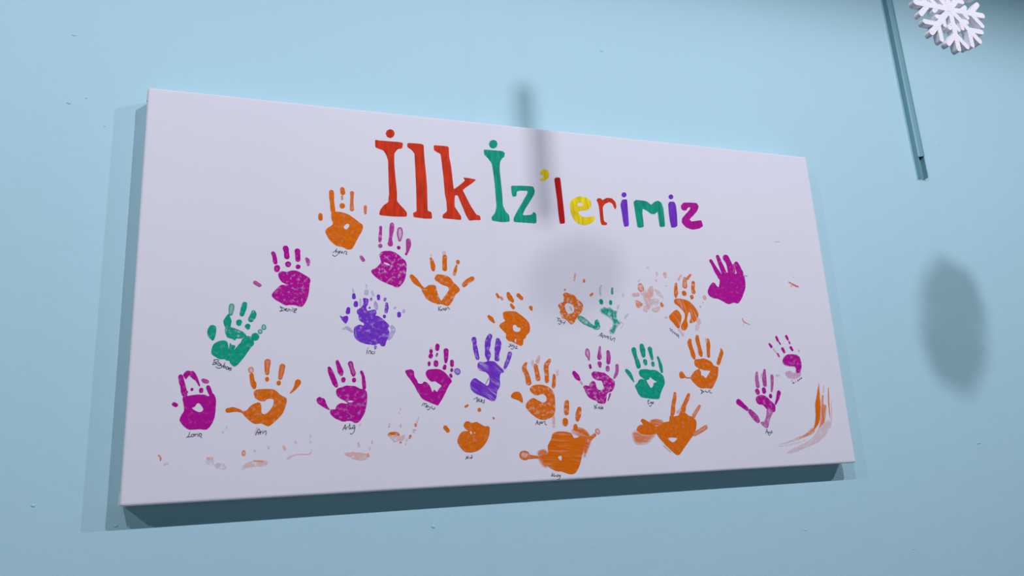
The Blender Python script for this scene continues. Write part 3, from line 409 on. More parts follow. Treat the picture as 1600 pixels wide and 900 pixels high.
('orange','orange handprint with a C-shaped palm and thumb stretched left',[('p',[(187.9,530.4),(191.7,526.9),(202.5,526.0),(215.0,526.2),(223.0,529.3),(229.4,536.0),(239.0,541.9),(239.4,549.4),(236.9,559.1),(233.1,567.2),(225.5,575.9),(213.2,586.3),(207.0,585.0),(200.8,582.1),(190.0,582.1),(180.7,575.4),(173.6,568.0),(170.4,562.4),(177.2,560.1),(184.6,552.2),(193.8,548.1),(198.4,549.3),(200.2,556.6),(200.3,563.9),(205.0,567.3),(211.2,563.4),(217.2,555.4),(219.4,547.3),(217.0,542.3),(209.1,542.5),(204.6,546.2),(196.8,544.9),(190.5,541.0),(188.5,535.3)],{'cov': 0.94,'dry': 0.15})],[('finger_print',[('c',[(182.2,493.6,4.49),(182.4,494.9,4.48)],{'ring': 1,'cov': 0.75}),('c',[(183.6,502.5,3.2),(184.8,511.5,3.51),(187.1,518.1,4.46),(188.2,523.1,2.87)],{})]),('finger_print',[('c',[(208.1,481.1,5.2),(207.6,489.4,4.21),(207.9,499.4,3.23)],{'ring': 0.4}),('c',[(207.9,509.3,3.22),(208.0,511.0,2.9)],{})]),('finger_print',[('c',[(232.0,488.7,4.58),(230.6,497.9,4.24),(228.9,507.9,3.25)],{'ring': 0.3}),('c',[(226.5,515.8,3.56),(226.5,517.2,3.24)],{})]),('finger_print',[('c',[(257.4,515.7,4.92),(254.6,522.3,3.27),(249.1,529.7,1.63),(245.2,533.3,0.97)],{})]),('thumb_print',[('c',[(149.1,559.4,4.03),(157.4,558.5,3.73),(164.2,559.8,2.49),(170.4,562.4,1.56)],{})])],[[(192.37,600.35),(194.67,594.47),(195.73,593.08)],[(195.97,591.67),(198.16,591.45),(198.77,594.04),(199.17,599.17)],[(194.72,596.18),(198.83,596.31)],[(196.63,596.24),(196.45,599.93)],[(199.92,596.35),(199.44,598.89)],[(199.63,595.49),(201.8,594.42)],[(202.65,595.59),(202.99,598.45)],[(203.55,593.05),(203.61,593.2)],[(204.89,597.37),(205.11,595.1),(207.57,594.33),(208.7,595.51),(207.99,600.61)]]),
('magenta','magenta handprint with all five fingers,below the purple double print',[('p',[(319.9,532.4),(321.9,527.0),(330.4,524.7),(336.6,522.1),(344.4,522.6),(352.2,523.5),(360.0,527.6),(367.9,529.3),(371.8,534.1),(372.5,544.4),(370.8,557.0),(367.6,569.5),(362.8,577.9),(358.1,584.0),(351.9,585.8),(345.7,582.9),(339.6,581.9),(331.9,582.8),(324.2,579.9),(316.6,575.9),(310.5,568.8),(311.2,561.8),(318.1,562.0),(321.2,555.9),(328.1,551.7),(338.1,553.1),(338.1,550.8),(332.7,547.1),(325.0,542.7),(321.1,537.9)],{'h': [[(340.4,548.2),(347.4,548.0),(347.4,550.2),(341.2,550.8)]],'cov': 0.95,'dry': 0.15})],[('finger_print',[('c',[(308.4,492.1,2.81),(311.1,500.0,4.37),(314.6,508.8,4.37),(318.0,517.5,4.36),(320.4,522.2,3.12)],{})]),('finger_print',[('c',[(321.9,481.0,2.84),(324.5,489.0,3.78),(327.6,498.6,4.72),(328.6,502.6,3.14)],{}),('c',[(332.3,511.5,3.77),(332.3,513.4,3.45)],{})]),('finger_print',[('c',[(344.2,484.3,4.45),(346.1,491.5,3.81),(348.9,500.3,4.28),(349.2,504.3,2.85)],{'ring': 0.3}),('c',[(350.2,512.0,3.48),(350.2,513.6,3.47)],{})]),('finger_print',[('c',[(362.9,498.9,2.55),(365.7,506.9,2.71),(366.7,515.7,3.18),(367.4,526.1,3.17)],{})]),('thumb_print',[('p',[(288.0,544.3),(292.2,540.5),(296.0,542.2),(301.3,544.6),(303.6,551.6),(306.7,557.9),(309.7,562.6),(302.9,560.1),(295.3,555.3),(289.5,550.5)],{})])],[[(330.82,596.63),(332.94,592.44),(335.42,587.9),(335.24,593.22),(335.76,596.79)],[(332.58,593.85),(335.41,593.59)],[(337.36,592.23),(337.35,595.42)],[(337.54,592.59),(340.02,591.42)],[(342.52,586.34),(342.15,590.96),(341.61,595.2),(343.56,595.27)],[(341.09,590.21),(343.58,589.22)],[(344.1,591.73),(343.91,594.92),(346.4,594.65),(346.77,592.52)],[(350.69,591.58),(347.83,592.91),(347.82,595.05),(350.67,594.43),(351.4,591.6),(350.66,597.27),(348.86,601.48),(345.66,603.85),(343.18,603.06)],[(347.85,589.71),(351.59,589.46)]]),
('magenta','magenta handprint with a triangular hole,left of the purple streaked one',[('p',[(475.9,500.9),(480.7,495.7),(490.8,494.7),(501.0,495.3),(509.3,499.5),(516.7,507.1),(523.2,516.6),(518.7,522.9),(513.2,532.7),(506.0,545.7),(497.2,558.5),(493.0,558.5),(480.7,553.3),(468.4,546.9),(462.1,536.8),(460.0,532.7),(466.4,528.7),(471.6,522.2),(471.7,517.0),(478.3,519.0),(483.2,525.7),(487.0,535.5),(490.5,531.5),(495.4,535.4),(499.8,529.2),(503.7,524.6),(498.4,520.9),(492.7,516.8),(486.8,517.5),(481.0,513.3),(477.0,507.5)],{'cov': 1,'dry': 0.08})],[('finger_print',[('c',[(486.8,461.0,3.04),(486.9,463.9,3.03)],{}),('c',[(486.2,470.4,4.04),(485.4,472.1,3.7)],{}),('c',[(482.7,483.6,2.85),(482.6,486.9,2.34)],{}),('c',[(487.3,456.0,1.52),(487.2,458.0,1.69)],{'cov': 0.3})]),('finger_print',[('c',[(499.0,452.6,4.08),(498.3,458.0,4.07)],{}),('c',[(497.8,466.9,1.69),(496.8,470.7,1.69)],{}),('c',[(495.1,483.1,4.37),(495.2,486.5,4.37)],{})]),('finger_print',[('c',[(514.6,461.8,4.77),(514.3,468.6,4.25),(513.8,477.8,3.39),(513.3,482.0,2.54)],{}),('c',[(511.4,489.5,3.04),(510.4,492.9,3.54)],{})]),('finger_print',[('c',[(524.7,481.5,3.57),(524.6,487.9,3.4)],{}),('c',[(523.8,495.8,2.71),(523.7,497.6,2.71)],{}),('c',[(521.4,505.6,2.7),(522.3,508.0,2.7)],{})]),('thumb_print',[('p',[(439.4,498.2),(442.4,496.1),(449.1,495.0),(454.8,499.1),(455.4,507.3),(460.5,515.6),(461.7,519.7),(469.1,520.6),(472.1,517.3),(473.1,528.8),(462.9,537.6),(455.0,523.6),(448.6,513.8),(442.2,505.6)],{})])],[[(467.63,559.38),(469.65,555.33),(472.31,555.76),(471.45,559.09)],[(472.3,556.13),(475.36,555.83),(476.05,558.45),(473.29,561.37)],[(478.32,559.25),(476.01,559.94),(475.18,562.16),(478.26,561.48)],[(478.7,559.63),(479.78,561.89)],[(482.49,560.83),(481.22,564.9),(478.49,566.7),(476.99,565.55)],[(485.95,560.54),(484.35,562.74),(486.58,565.03)],[(486.58,565.03),(489.63,565.85),(490.48,563.26),(489.34,562.86)]]),
('purple','streaked purple handprint with four long fingers at the canvas middle',[('p',[(572.7,486.6),(576.4,481.8),(585.2,482.9),(594.2,480.7),(604.8,481.6),(611.7,487.6),(620.2,495.4),(622.6,501.4),(616.2,503.9),(613.8,514.1),(614.0,525.9),(608.2,536.0),(605.8,546.0),(602.8,552.6),(597.5,553.9),(590.6,550.7),(583.8,547.3),(573.5,542.9),(565.0,538.6),(558.4,531.8),(557.0,523.5),(560.0,516.0),(567.1,511.9),(575.6,517.0),(583.3,522.2),(588.4,525.6),(592.9,522.3),(594.3,513.9),(592.9,506.2),(586.1,500.2),(577.4,498.5),(572.7,493.4)],{'cov': 0.85,'dry': 0.3,'streak': (1,0.7)}),('c',[(585.9,523.0,0.69),(592.9,512.2,0.69)],{'cov': 0.8})],[('finger_print',[('c',[(568.1,440.4,4.89),(569.1,449.0,3.84),(570.1,459.3,4.52),(573.2,474.7,3.82)],{'cov': 0.84,'dry': 0.25})]),('finger_print',[('c',[(599.2,434.1,4.6),(595.3,441.9,5.29),(593.5,452.3,5.62),(592.6,459.2,4.21),(593.3,469.5,5.77),(593.4,478.1,2.44)],{'cov': 0.86,'dry': 0.25})]),('finger_print',[('c',[(614.1,441.8,4.26),(614.7,448.8,6.03),(612.3,459.2,5.65),(610.9,467.8,4.23),(610.5,476.4,4.92)],{'cov': 0.82,'dry': 0.25})]),('finger_print',[('c',[(636.3,467.0,4.27),(633.0,476.5,3.9),(628.9,485.1,3.88),(624.8,493.7,2.46)],{'cov': 0.8,'dry': 0.2})])],[[(562.37,549.67),(565.64,548.21),(569.35,545.98)],[(569.35,545.98),(567.52,555.13)],[(570.39,549.45),(569.74,554.79)],[(570.79,549.45),(573.6,549.51),(572.69,551.79),(570.65,552.51),(574.19,554.12)],[(575.98,550.32),(577.97,550.74),(575.86,552.62),(574.97,554.52),(577.42,553.8),(577.97,550.74),(577.73,555.72)],[(583.16,551.61),(580.71,552.33),(582.21,554.66),(581.29,556.94),(578.89,556.51)]]),
('orange','orange handprint with dry split fingertips above the smeared one',[('p',[(671.4,532.4),(679.6,526.1),(695.2,525.5),(710.6,530.9),(719.2,541.9),(720.2,557.9),(718.1,578.1),(709.6,586.5),(695.3,590.4),(681.7,586.3),(670.0,576.9),(661.5,565.3),(665.2,556.8),(676.4,549.8),(684.0,552.9),(694.5,558.0),(702.4,556.1),(703.1,547.4),(695.6,542.4),(684.5,545.1),(675.5,540.3)],{'cov': 0.85,'dry': 0.3})],[('finger_print',[('c',[(667.4,484.8,2.12),(663.0,494.4,4.52),(667.7,507.6,4.51),(670.0,520.8,5.4)],{'cov': 0.85,'dry': 0.3})]),('finger_print',[('c',[(693.9,473.0,2.76),(690.5,481.3,3.67)],{'cov': 0.5,'dry': 0.3}),('c',[(685.8,490.2,4.26),(687.6,500.5,4.25),(689.2,513.7,4.84)],{'cov': 0.85,'dry': 0.3}),('c',[(680.1,481.3,3.04),(680.2,488.7,2.73)],{'cov': 0.2})]),('finger_print',[('c',[(715.0,479.9,3.39),(707.2,490.3,4.91),(707.1,505.1,4.28),(706.8,518.3,4.26)],{'cov': 0.8,'dry': 0.3})]),('finger_print',[('c',[(721.8,508.1,2.76),(721.0,518.5,3.67),(719.3,528.7,3.66)],{'cov': 0.78,'dry': 0.3}),('c',[(729.5,499.3,2.16),(728.9,506.7,2.15)],{'cov': 0.35})]),('thumb_print',[('p',[(633.8,544.7),(640.3,538.5),(651.0,538.7),(656.3,550.9),(655.3,558.0),(648.5,553.6),(636.6,549.1)],{})]),('paint_smudge',[('c',[(714.5,583.8,3.0),(714.7,593.8,2.69),(714.0,602.4,2.69)],{'cov': 0.42,'dry': 0.5})])],[[(678.31,598.3),(680.61,595.27),(682.4,590.67),(682.76,594.56),(683.36,598.06)],[(680.19,595.26),(683.13,595.35)],[(685.73,594.26),(685.43,598.51),(687.14,598.18)],[(687.94,592.77),(687.67,596.64)],[(689.99,593.61),(688.14,595.88),(691.51,595.98),(690.83,593.63)],[(692.72,596.79),(692.91,594.08),(695.5,593.38)],[(697.3,591.88),(697.09,597.7),(700.15,599.35)]]),
('orange','large smeared orange handprint at the bottom edge',[('p',[(712.2,615.2),(729.6,612.3),(748.2,616.4),(753.8,625.2),(773.1,623.0),(773.2,640.2),(767.0,657.0),(760.8,673.7),(751.8,687.3),(740.6,690.1),(723.9,684.5),(711.7,682.5),(697.0,673.5),(685.7,660.5),(683.7,654.0),(698.6,651.3),(699.7,637.3),(706.7,626.3)],{'h': [[(718.2,658.3),(725.5,656.4),(723.9,665.0)]],'cov': 0.97,'dry': 0.15,'streak': (1,0.1)}),('p',[(746.9,613.5),(762.0,603.9),(780.5,611.7),(788.6,629.3),(780.4,649.0),(769.7,662.8),(766.3,628.5)],{'cov': 0.72,'dry': 0.35,'soft': 2.5,'streak': (1,0.35)}),('p',[(677.5,647.6),(693.2,641.3),(701.5,654.2),(696.8,676.2),(683.5,670.1)],{'cov': 0.65,'dry': 0.3,'soft': 2.5})],[('finger_print',[('c',[(744.0,559.0,4.58),(742.7,567.1,5.17),(741.8,578.1,4.85)],{'cov': 0.8,'dry': 0.45,'rough': 1.5}),('c',[(738.0,593.1,5.43),(737.7,597.7,5.42)],{})]),('finger_print',[('c',[(768.5,572.1,4.29),(765.4,582.2,5.5),(763.1,590.9,4.26)],{'cov': 0.85,'dry': 0.35}),('c',[(757.8,603.8,4.24),(757.5,607.5,4.24)],{})]),('finger_print',[('c',[(801.7,613.8,4.6),(803.5,615.9,4.3)],{'ring': 1,'cov': 0.75}),('c',[(795.9,620.9,3.06),(782.1,630.5,4.25)],{'cov': 0.75,'dry': 0.3})]),('thumb_print',[('c',[(651.4,652.0,8.06),(655.3,652.8,8.07)],{'ring': 0.9,'cov': 0.9,'dry': 0.3}),('c',[(661.8,655.2,4.04),(673.8,656.3,2.61),(684.4,657.3,2.04)],{'cov': 0.85})])],[[(705.58,685.61),(702.73,691.11),(704.84,690.91),(705.72,688.44)],[(708.27,687.0),(706.88,691.64),(709.31,691.77),(709.43,690.2)],[(710.01,691.8),(711.49,690.63)],[(716.15,689.29),(712.84,691.32),(714.81,693.0),(717.47,690.3),(717.33,692.18)],[(718.52,690.36),(719.72,692.94)],[(721.32,690.5),(718.83,695.41),(716.52,698.11),(713.73,697.96)]]),
('magenta','pinkish magenta handprint just left of the solid green one',[('p',[(799.4,506.6),(803.4,502.1),(812.5,501.5),(819.6,503.2),(828.5,505.2),(837.0,511.9),(845.5,518.6),(847.7,523.6),(846.0,531.8),(839.7,540.0),(833.2,541.5),(828.2,546.3),(826.5,554.4),(823.0,562.5),(814.0,563.1),(807.8,561.3),(806.3,558.1),(798.5,555.5),(790.1,550.5),(784.6,542.3),(782.5,535.0),(779.8,530.1),(785.0,527.7),(792.0,528.6),(795.2,523.0),(800.8,520.1),(806.0,522.3),(807.9,531.3),(811.1,536.2),(818.2,537.2),(823.1,533.1),(821.9,526.6),(819.8,520.0),(810.9,518.2),(803.2,514.1)],{'cov': 0.8,'dry': 0.28}),('c',[(835.6,544.8,2.07),(829.8,557.7,1.03)],{'cov': 0.7,'dry': 0.3})],[('finger_print',[('c',[(794.8,460.3,3.82),(794.8,467.0,5.2),(796.3,474.4,2.77),(796.5,478.6,1.73)],{'ring': 0.8,'cov': 0.85}),('c',[(798.0,489.8,2.76),(798.4,493.8,2.76)],{})]),('finger_print',[('c',[(822.4,453.5,1.76),(820.6,463.6,3.15),(819.4,474.5,4.71)],{'cov': 0.7,'dry': 0.35,'streak': (0,1)}),('c',[(818.6,486.1,4.52),(818.9,491.1,3.13)],{'cov': 0.85})]),('finger_print',[('c',[(838.9,463.6,3.87),(838.9,473.7,4.57),(837.5,483.7,4.2)],{'cov': 0.88,'streak': (0,1)}),('c',[(835.0,494.5,4.19),(834.7,497.8,4.18)],{'cov': 0.7,'dry': 0.3})]),('finger_print',[('c',[(855.7,490.5,3.52),(854.7,500.5,3.51),(851.1,508.8,3.15),(847.4,513.7,2.27)],{'cov': 0.75})]),('thumb_print',[('c',[(763.5,503.9,4.08),(768.6,511.3,5.1),(772.6,516.2,3.06)],{}),('c',[(775.7,521.1,2.04),(778.4,525.2,1.53)],{'cov': 0.5})])],[[(800.21,565.66),(800.25,573.37)],[(800.21,565.66),(803.68,572.45)],[(806.62,564.8),(804.29,565.75),(803.71,572.11)],[(807.77,568.52),(807.39,572.53)],[(810.44,567.91),(809.63,572.59)],[(812.24,568.62),(811.15,572.29),(813.38,572.34)],[(814.32,566.31),(814.66,566.66)],[(814.48,568.67),(813.63,573.69)],[(817.46,568.74),(814.91,572.04),(817.83,572.78)],[(817.46,568.74),(817.64,572.77)]]),
('green','solid green handprint with all five fingers,right of centre',[('p',[(901.9,504.2),(905.3,498.8),(916.8,497.5),(928.1,499.0),(939.5,499.7),(950.2,506.2),(956.2,513.1),(957.6,525.0),(952.6,535.0),(945.4,546.7),(941.5,555.8),(929.1,556.4),(914.2,554.5),(903.1,552.6),(896.4,545.8),(893.5,537.5),(890.6,530.0),(896.9,524.2),(900.2,519.3),(907.1,516.8),(913.5,518.6),(908.3,514.3),(903.1,510.1)],{'h': [[(917.2,519.4),(923.1,517.8),(926.4,513.6),(933.4,518.8),(939.6,523.1),(932.6,525.5),(931.1,530.5),(925.9,534.6),(921.7,529.6),(918.6,523.7)]],'cov': 1,'dry': 0.06})],[('finger_print',[('c',[(896.0,459.3,5.39),(896.6,466.1,4.67),(898.5,474.6,3.94),(901.2,483.9,5.01),(902.7,491.5,5.0)],{})]),('finger_print',[('c',[(914.3,451.5,5.07),(915.3,460.1,5.97),(916.0,470.3,4.33)],{}),('c',[(918.1,482.3,4.86),(919.0,486.5,3.6)],{})]),('finger_print',[('c',[(931.9,457.5,5.09),(932.9,465.2,4.0),(934.8,477.2,2.9)],{}),('c',[(935.3,486.1,3.8),(935.3,489.5,3.43)],{})]),('finger_print',[('c',[(948.2,474.6,2.55),(950.9,484.1,3.09),(952.6,494.3,3.81),(953.5,502.9,2.54)],{})]),('thumb_print',[('c',[(875.5,500.3,3.53),(881.0,506.5,4.24),(885.7,514.9,2.83),(888.7,521.6,1.41)],{})])],[[(919.81,558.74),(915.87,558.84),(915.52,565.38),(919.08,565.12)],[(915.99,561.26),(917.95,561.3)],[(923.75,562.11),(920.92,562.74),(921.12,564.47),(923.59,563.49),(922.64,568.3),(920.06,570.3),(917.09,568.86)],[(925.16,563.52),(927.56,563.22),(926.93,561.83),(925.2,563.17),(925.36,565.25),(927.75,564.96)]]),
('orange','clear orange handprint with a white triangle in the palm,right of the solid green one',[('p',[(1030.8,482.6),(1034.4,478.3),(1044.5,477.7),(1052.7,476.5),(1062.5,479.2),(1071.9,484.5),(1075.1,490.7),(1084.8,494.2),(1085.6,500.4),(1080.7,516.1),(1072.8,528.1),(1064.3,538.0),(1054.5,536.9),(1044.4,537.2),(1036.6,535.9),(1027.5,529.3),(1020.6,521.5),(1018.1,515.4),(1022.3,508.6),(1030.2,501.7),(1039.8,497.4),(1032.5,492.2),(1030.8,487.0)],{'h': [[(1042.7,498.3),(1051.5,500.5),(1065.4,502.0),(1060.4,508.9),(1053.2,516.6),(1047.9,511.9),(1043.9,511.4),(1043.3,504.4)]],'cov': 0.97,'dry': 0.1})],[('finger_print',[('c',[(1026.5,439.6,3.77),(1024.6,445.8,4.89),(1027.3,456.4,4.51),(1030.4,470.4,4.87),(1031.7,475.6,2.99)],{})]),('finger_print',[('c',[(1044.7,431.5,3.8),(1044.1,438.6,4.93),(1046.1,451.0,4.16),(1047.8,465.1,5.28),(1048.6,469.5,3.77)],{})]),('finger_print',[('c',[(1069.2,438.5,3.44),(1068.7,449.2,4.57),(1067.0,461.6,3.8),(1066.2,471.3,3.79)],{}),('c',[(1064.6,434.9,1.53),(1065.2,442.1,1.53)],{'cov': 0.5})]),('finger_print',[('c',[(1098.3,458.0,1.92),(1098.3,465.1,4.22),(1092.6,475.7,4.2),(1087.4,486.3,4.18)],{})]),('thumb_print',[('p',[(993.1,505.7),(998.4,502.7),(1002.8,506.7),(1006.2,513.6),(999.5,516.6),(993.4,515.2)],{}),('c',[(1006.7,514.4,1.47),(1009.5,515.7,1.1),(1018.4,515.9,0.92)],{})])],[[(1037.73,539.64),(1039.56,541.45),(1040.32,545.03),(1036.98,548.18)],[(1038.51,540.01),(1042.32,542.57),(1041.46,545.77),(1036.98,548.18)],[(1044.34,542.96),(1042.9,544.36),(1044.51,544.75),(1044.71,543.32)],[(1047.1,544.07),(1048.6,542.31),(1049.6,544.11)],[(1049.75,543.04),(1049.97,544.48),(1052.0,544.87)],[(1052.15,543.8),(1052.37,545.23),(1054.5,544.91)],[(1056.3,541.0),(1057.0,544.95)],[(1060.48,541.06),(1057.15,543.88),(1059.73,546.43),(1063.44,546.85)]]),
('orange','orange handprint smeared out to the left,below the clear orange one',[('p',[(961.2,590.3),(970.7,591.1),(980.5,589.2),(985.1,583.5),(996.5,585.4),(1003.6,590.6),(1012.9,594.2),(1019.6,602.8),(1016.9,616.1),(1010.5,627.5),(999.3,638.6),(983.8,654.4),(973.9,664.5),(967.1,665.1),(960.2,659.9),(948.3,648.9),(936.7,636.3),(927.0,623.0),(922.3,614.7),(928.5,610.0),(940.3,605.4),(948.4,601.5),(958.1,600.2)],{'h': [[(952.2,632.3),(972.1,633.0),(961.6,641.0)]],'cov': 1,'dry': 0.08}),('c',[(940.2,646.2,1.04),(954.7,658.9,1.05)],{'cov': 0.5})],[('finger_print',[('c',[(977.8,546.4,2.89),(976.2,554.8,3.97),(971.6,568.1,4.31),(969.0,581.4,4.64),(966.2,588.8,3.56)],{'cov': 0.9})]),('finger_print',[('c',[(1008.6,549.5,3.28),(1003.9,558.7,4.36),(996.8,568.7,4.34),(991.4,580.3,6.48)],{'cov': 0.9}),('c',[(979.4,583.3,2.51),(986.7,578.5,2.16)],{'cov': 0.5})]),('finger_print',[('c',[(1030.5,573.1,3.29),(1022.3,582.7,3.64),(1015.3,591.0,3.98)],{'cov': 0.82,'ring': 0.3})]),('finger_print',[('c',[(1039.7,614.3,4.35),(1027.0,620.5,4.33),(1012.5,626.7,3.94)],{'cov': 0.85,'ring': 0.3})]),('thumb_print',[('c',[(900.0,597.7,3.82),(908.5,604.5,5.92),(918.9,611.3,5.93),(926.0,614.8,5.24)],{})]),('paint_smudge',[('p',[(884.4,612.6),(891.8,604.8),(906.6,605.2),(926.4,611.5),(928.8,623.0),(911.5,627.3),(895.1,625.1),(886.4,620.0)],{'cov': 1,'soft': 1.6,'dry': 0.15}),('p',[(873.8,617.9),(894.3,615.4),(925.1,622.9),(916.2,635.5),(898.4,644.5),(878.7,640.6)],{'cov': 0.6,'dry': 0.3,'soft': 4,'streak': (1,0.12)}),('p',[(914.8,598.1),(928.5,593.6),(943.2,597.3),(946.0,605.6),(928.5,610.0),(917.6,606.4)],{'cov': 0.75,'dry': 0.3,'soft': 2,'streak': (1,0.12)})])],None),
('magenta','small thin magenta handprint nearest the right edge',[('p',[(1246.9,481.0),(1257.1,470.0),(1275.9,466.7),(1291.8,471.4),(1295.8,482.5),(1294.1,499.0),(1284.8,509.9),(1276.9,507.1),(1277.3,496.2),(1257.8,493.9),(1248.7,489.2)],{'cov': 0.95,'soft': 0.8}),('p',[(1250.8,505.6),(1262.8,502.9),(1275.3,507.1),(1290.1,499.0),(1289.3,514.1),(1271.1,521.3),(1256.7,518.4),(1250.3,512.4)],{'cov': 0.5,'dry': 0.2,'soft': 1})],[('finger_print',[('c',[(1220.1,446.1,2.4),(1224.0,451.6,3.3)],{}),('c',[(1228.2,456.3,1.2),(1234.9,464.5,1.2)],{'cov': 0.4}),('c',[(1237.8,467.3,2.4),(1240.2,471.9,2.4)],{'cov': 0.8})]),('finger_print',[('c',[(1240.6,431.4,3.03),(1242.8,438.3,3.03)],{}),('c',[(1245.5,441.6,1.51),(1248.0,446.0,1.82)],{}),('c',[(1251.9,456.2,3.63),(1255.1,462.6,3.32)],{})]),('finger_print',[('c',[(1266.6,429.2,3.36),(1269.2,435.3,2.75)],{}),('c',[(1271.3,440.3,1.53),(1272.9,444.2,1.83)],{}),('c',[(1274.0,453.4,3.35),(1277.3,458.9,2.74)],{})]),('finger_print',[('c',[(1294.4,459.2,1.84),(1294.6,461.4,1.84)],{'cov': 0.4})])],[[(1263.63,522.89),(1264.24,525.61)],[(1264.77,528.78),(1268.22,527.92),(1269.55,529.74),(1265.08,530.14)],[(1273.66,525.27),(1274.44,527.09)],[(1279.67,522.62),(1278.62,525.32),(1281.46,524.9),(1280.86,522.18)],[(1284.5,520.4),(1285.11,523.13)],[(1282.98,522.65),(1286.55,521.33)],[(1286.33,519.51),(1290.46,518.18),(1290.04,520.46)],[(1290.6,520.46),(1288.46,519.98)]]),
('magenta','thin magenta V-shaped handprint left of the small right-edge one',[('p',[(1167.9,558.0),(1179.8,552.9),(1192.0,555.8),(1203.2,565.2),(1212.6,576.0),(1208.8,588.6),(1192.2,583.4),(1182.6,574.0),(1173.4,572.5),(1168.0,567.2)],{'cov': 0.93,'dry': 0.15}),('p',[(1192.4,582.1),(1205.2,587.7),(1195.4,601.8),(1187.7,619.8),(1178.5,618.2),(1170.6,608.9),(1180.4,606.6),(1186.8,596.4)],{'cov': 0.58,'dry': 0.25})],[('finger_print',[('c',[(1178.4,506.9,2.63),(1176.3,519.7,4.36),(1176.5,534.3,4.64)],{'cov': 0.65,'dry': 0.2}),('c',[(1173.2,544.9,5.2),(1174.0,547.5,5.2)],{'cov': 0.9})]),('finger_print',[('c',[(1198.5,501.7,2.65),(1195.2,517.2,5.27),(1194.4,531.9,4.67)],{'cov': 0.75,'dry': 0.2}),('c',[(1190.2,509.1,1.76),(1189.1,515.8,1.75)],{'cov': 0.4}),('c',[(1190.1,542.2,4.94),(1190.2,545.9,4.94)],{})]),('finger_print',[('c',[(1215.1,514.2,3.83),(1213.3,528.1,3.53),(1209.1,545.4,2.34)],{'cov': 0.75}),('c',[(1204.6,554.9,4.08),(1204.4,556.3,4.07)],{})]),('finger_print',[('c',[(1226.5,549.2,4.99),(1221.7,560.3,3.8),(1214.2,572.1,2.04)],{})]),('thumb_print',[('c',[(1124.4,566.3,6.23),(1132.7,572.9,5.1),(1142.3,580.9,3.97)],{}),('c',[(1149.2,586.3,5.11),(1159.8,598.2,6.82),(1165.0,604.9,5.11)],{'cov': 0.85})]),('paint_smudge',[('c',[(1226.7,512.7,2.37),(1232.2,513.0,2.37)],{'cov': 0.22})])],[[(1179.41,631.56),(1184.03,622.69),(1185.14,631.76)],[(1181.61,627.77),(1184.74,627.88)],[(1186.16,628.78),(1190.27,629.35),(1185.8,630.92)],[(1186.85,630.96),(1186.28,634.38),(1190.45,634.52),(1191.7,630.26)],[(1194.52,626.05),(1192.29,629.85),(1195.36,630.38),(1195.49,626.51),(1195.82,630.83)]]),
('orange','solid orange palm print with only small finger dots,below the purple streaked one',[('p',[(541.8,595.6),(544.9,589.8),(550.8,588.6),(556.4,591.5),(565.9,590.4),(573.8,594.2),(580.2,598.1),(588.9,599.1),(589.7,607.4),(587.3,617.0),(582.4,626.4),(574.0,635.7),(563.6,641.4),(550.6,643.1),(542.1,641.1),(535.2,634.8),(530.5,627.2),(529.3,621.0),(531.7,615.0),(536.3,608.4),(542.8,605.6),(550.0,605.8),(545.2,601.9)],{'h': [[(552.9,606.9),(555.8,606.3),(556.3,611.1),(554.1,611.0)],[(560.0,608.5),(563.4,608.6),(562.1,610.6)]],'cov': 0.98,'dry': 0.1})],[('finger_print',[('c',[(546.8,562.6,1.99),(550.5,560.6,1.99)],{})]),('finger_print',[('c',[(572.2,568.5,3.29),(572.2,569.0,3.29)],{})]),('finger_print',[('c',[(597.7,583.5,1.44),(599.0,585.2,1.44)],{})]),('thumb_print',[('c',[(508.2,598.0,3.6),(512.5,603.5,3.6)],{})])],[[(542.36,654.0),(544.36,652.87),(544.84,649.23)],[(544.84,649.23),(546.93,653.29)],[(546.93,653.29),(547.78,648.74)],[(549.27,651.87),(549.54,653.1)],[(551.24,651.34),(552.48,652.93),(554.44,652.71)],[(553.68,647.77),(555.21,649.99),(554.44,652.71),(552.88,651.11)]]),
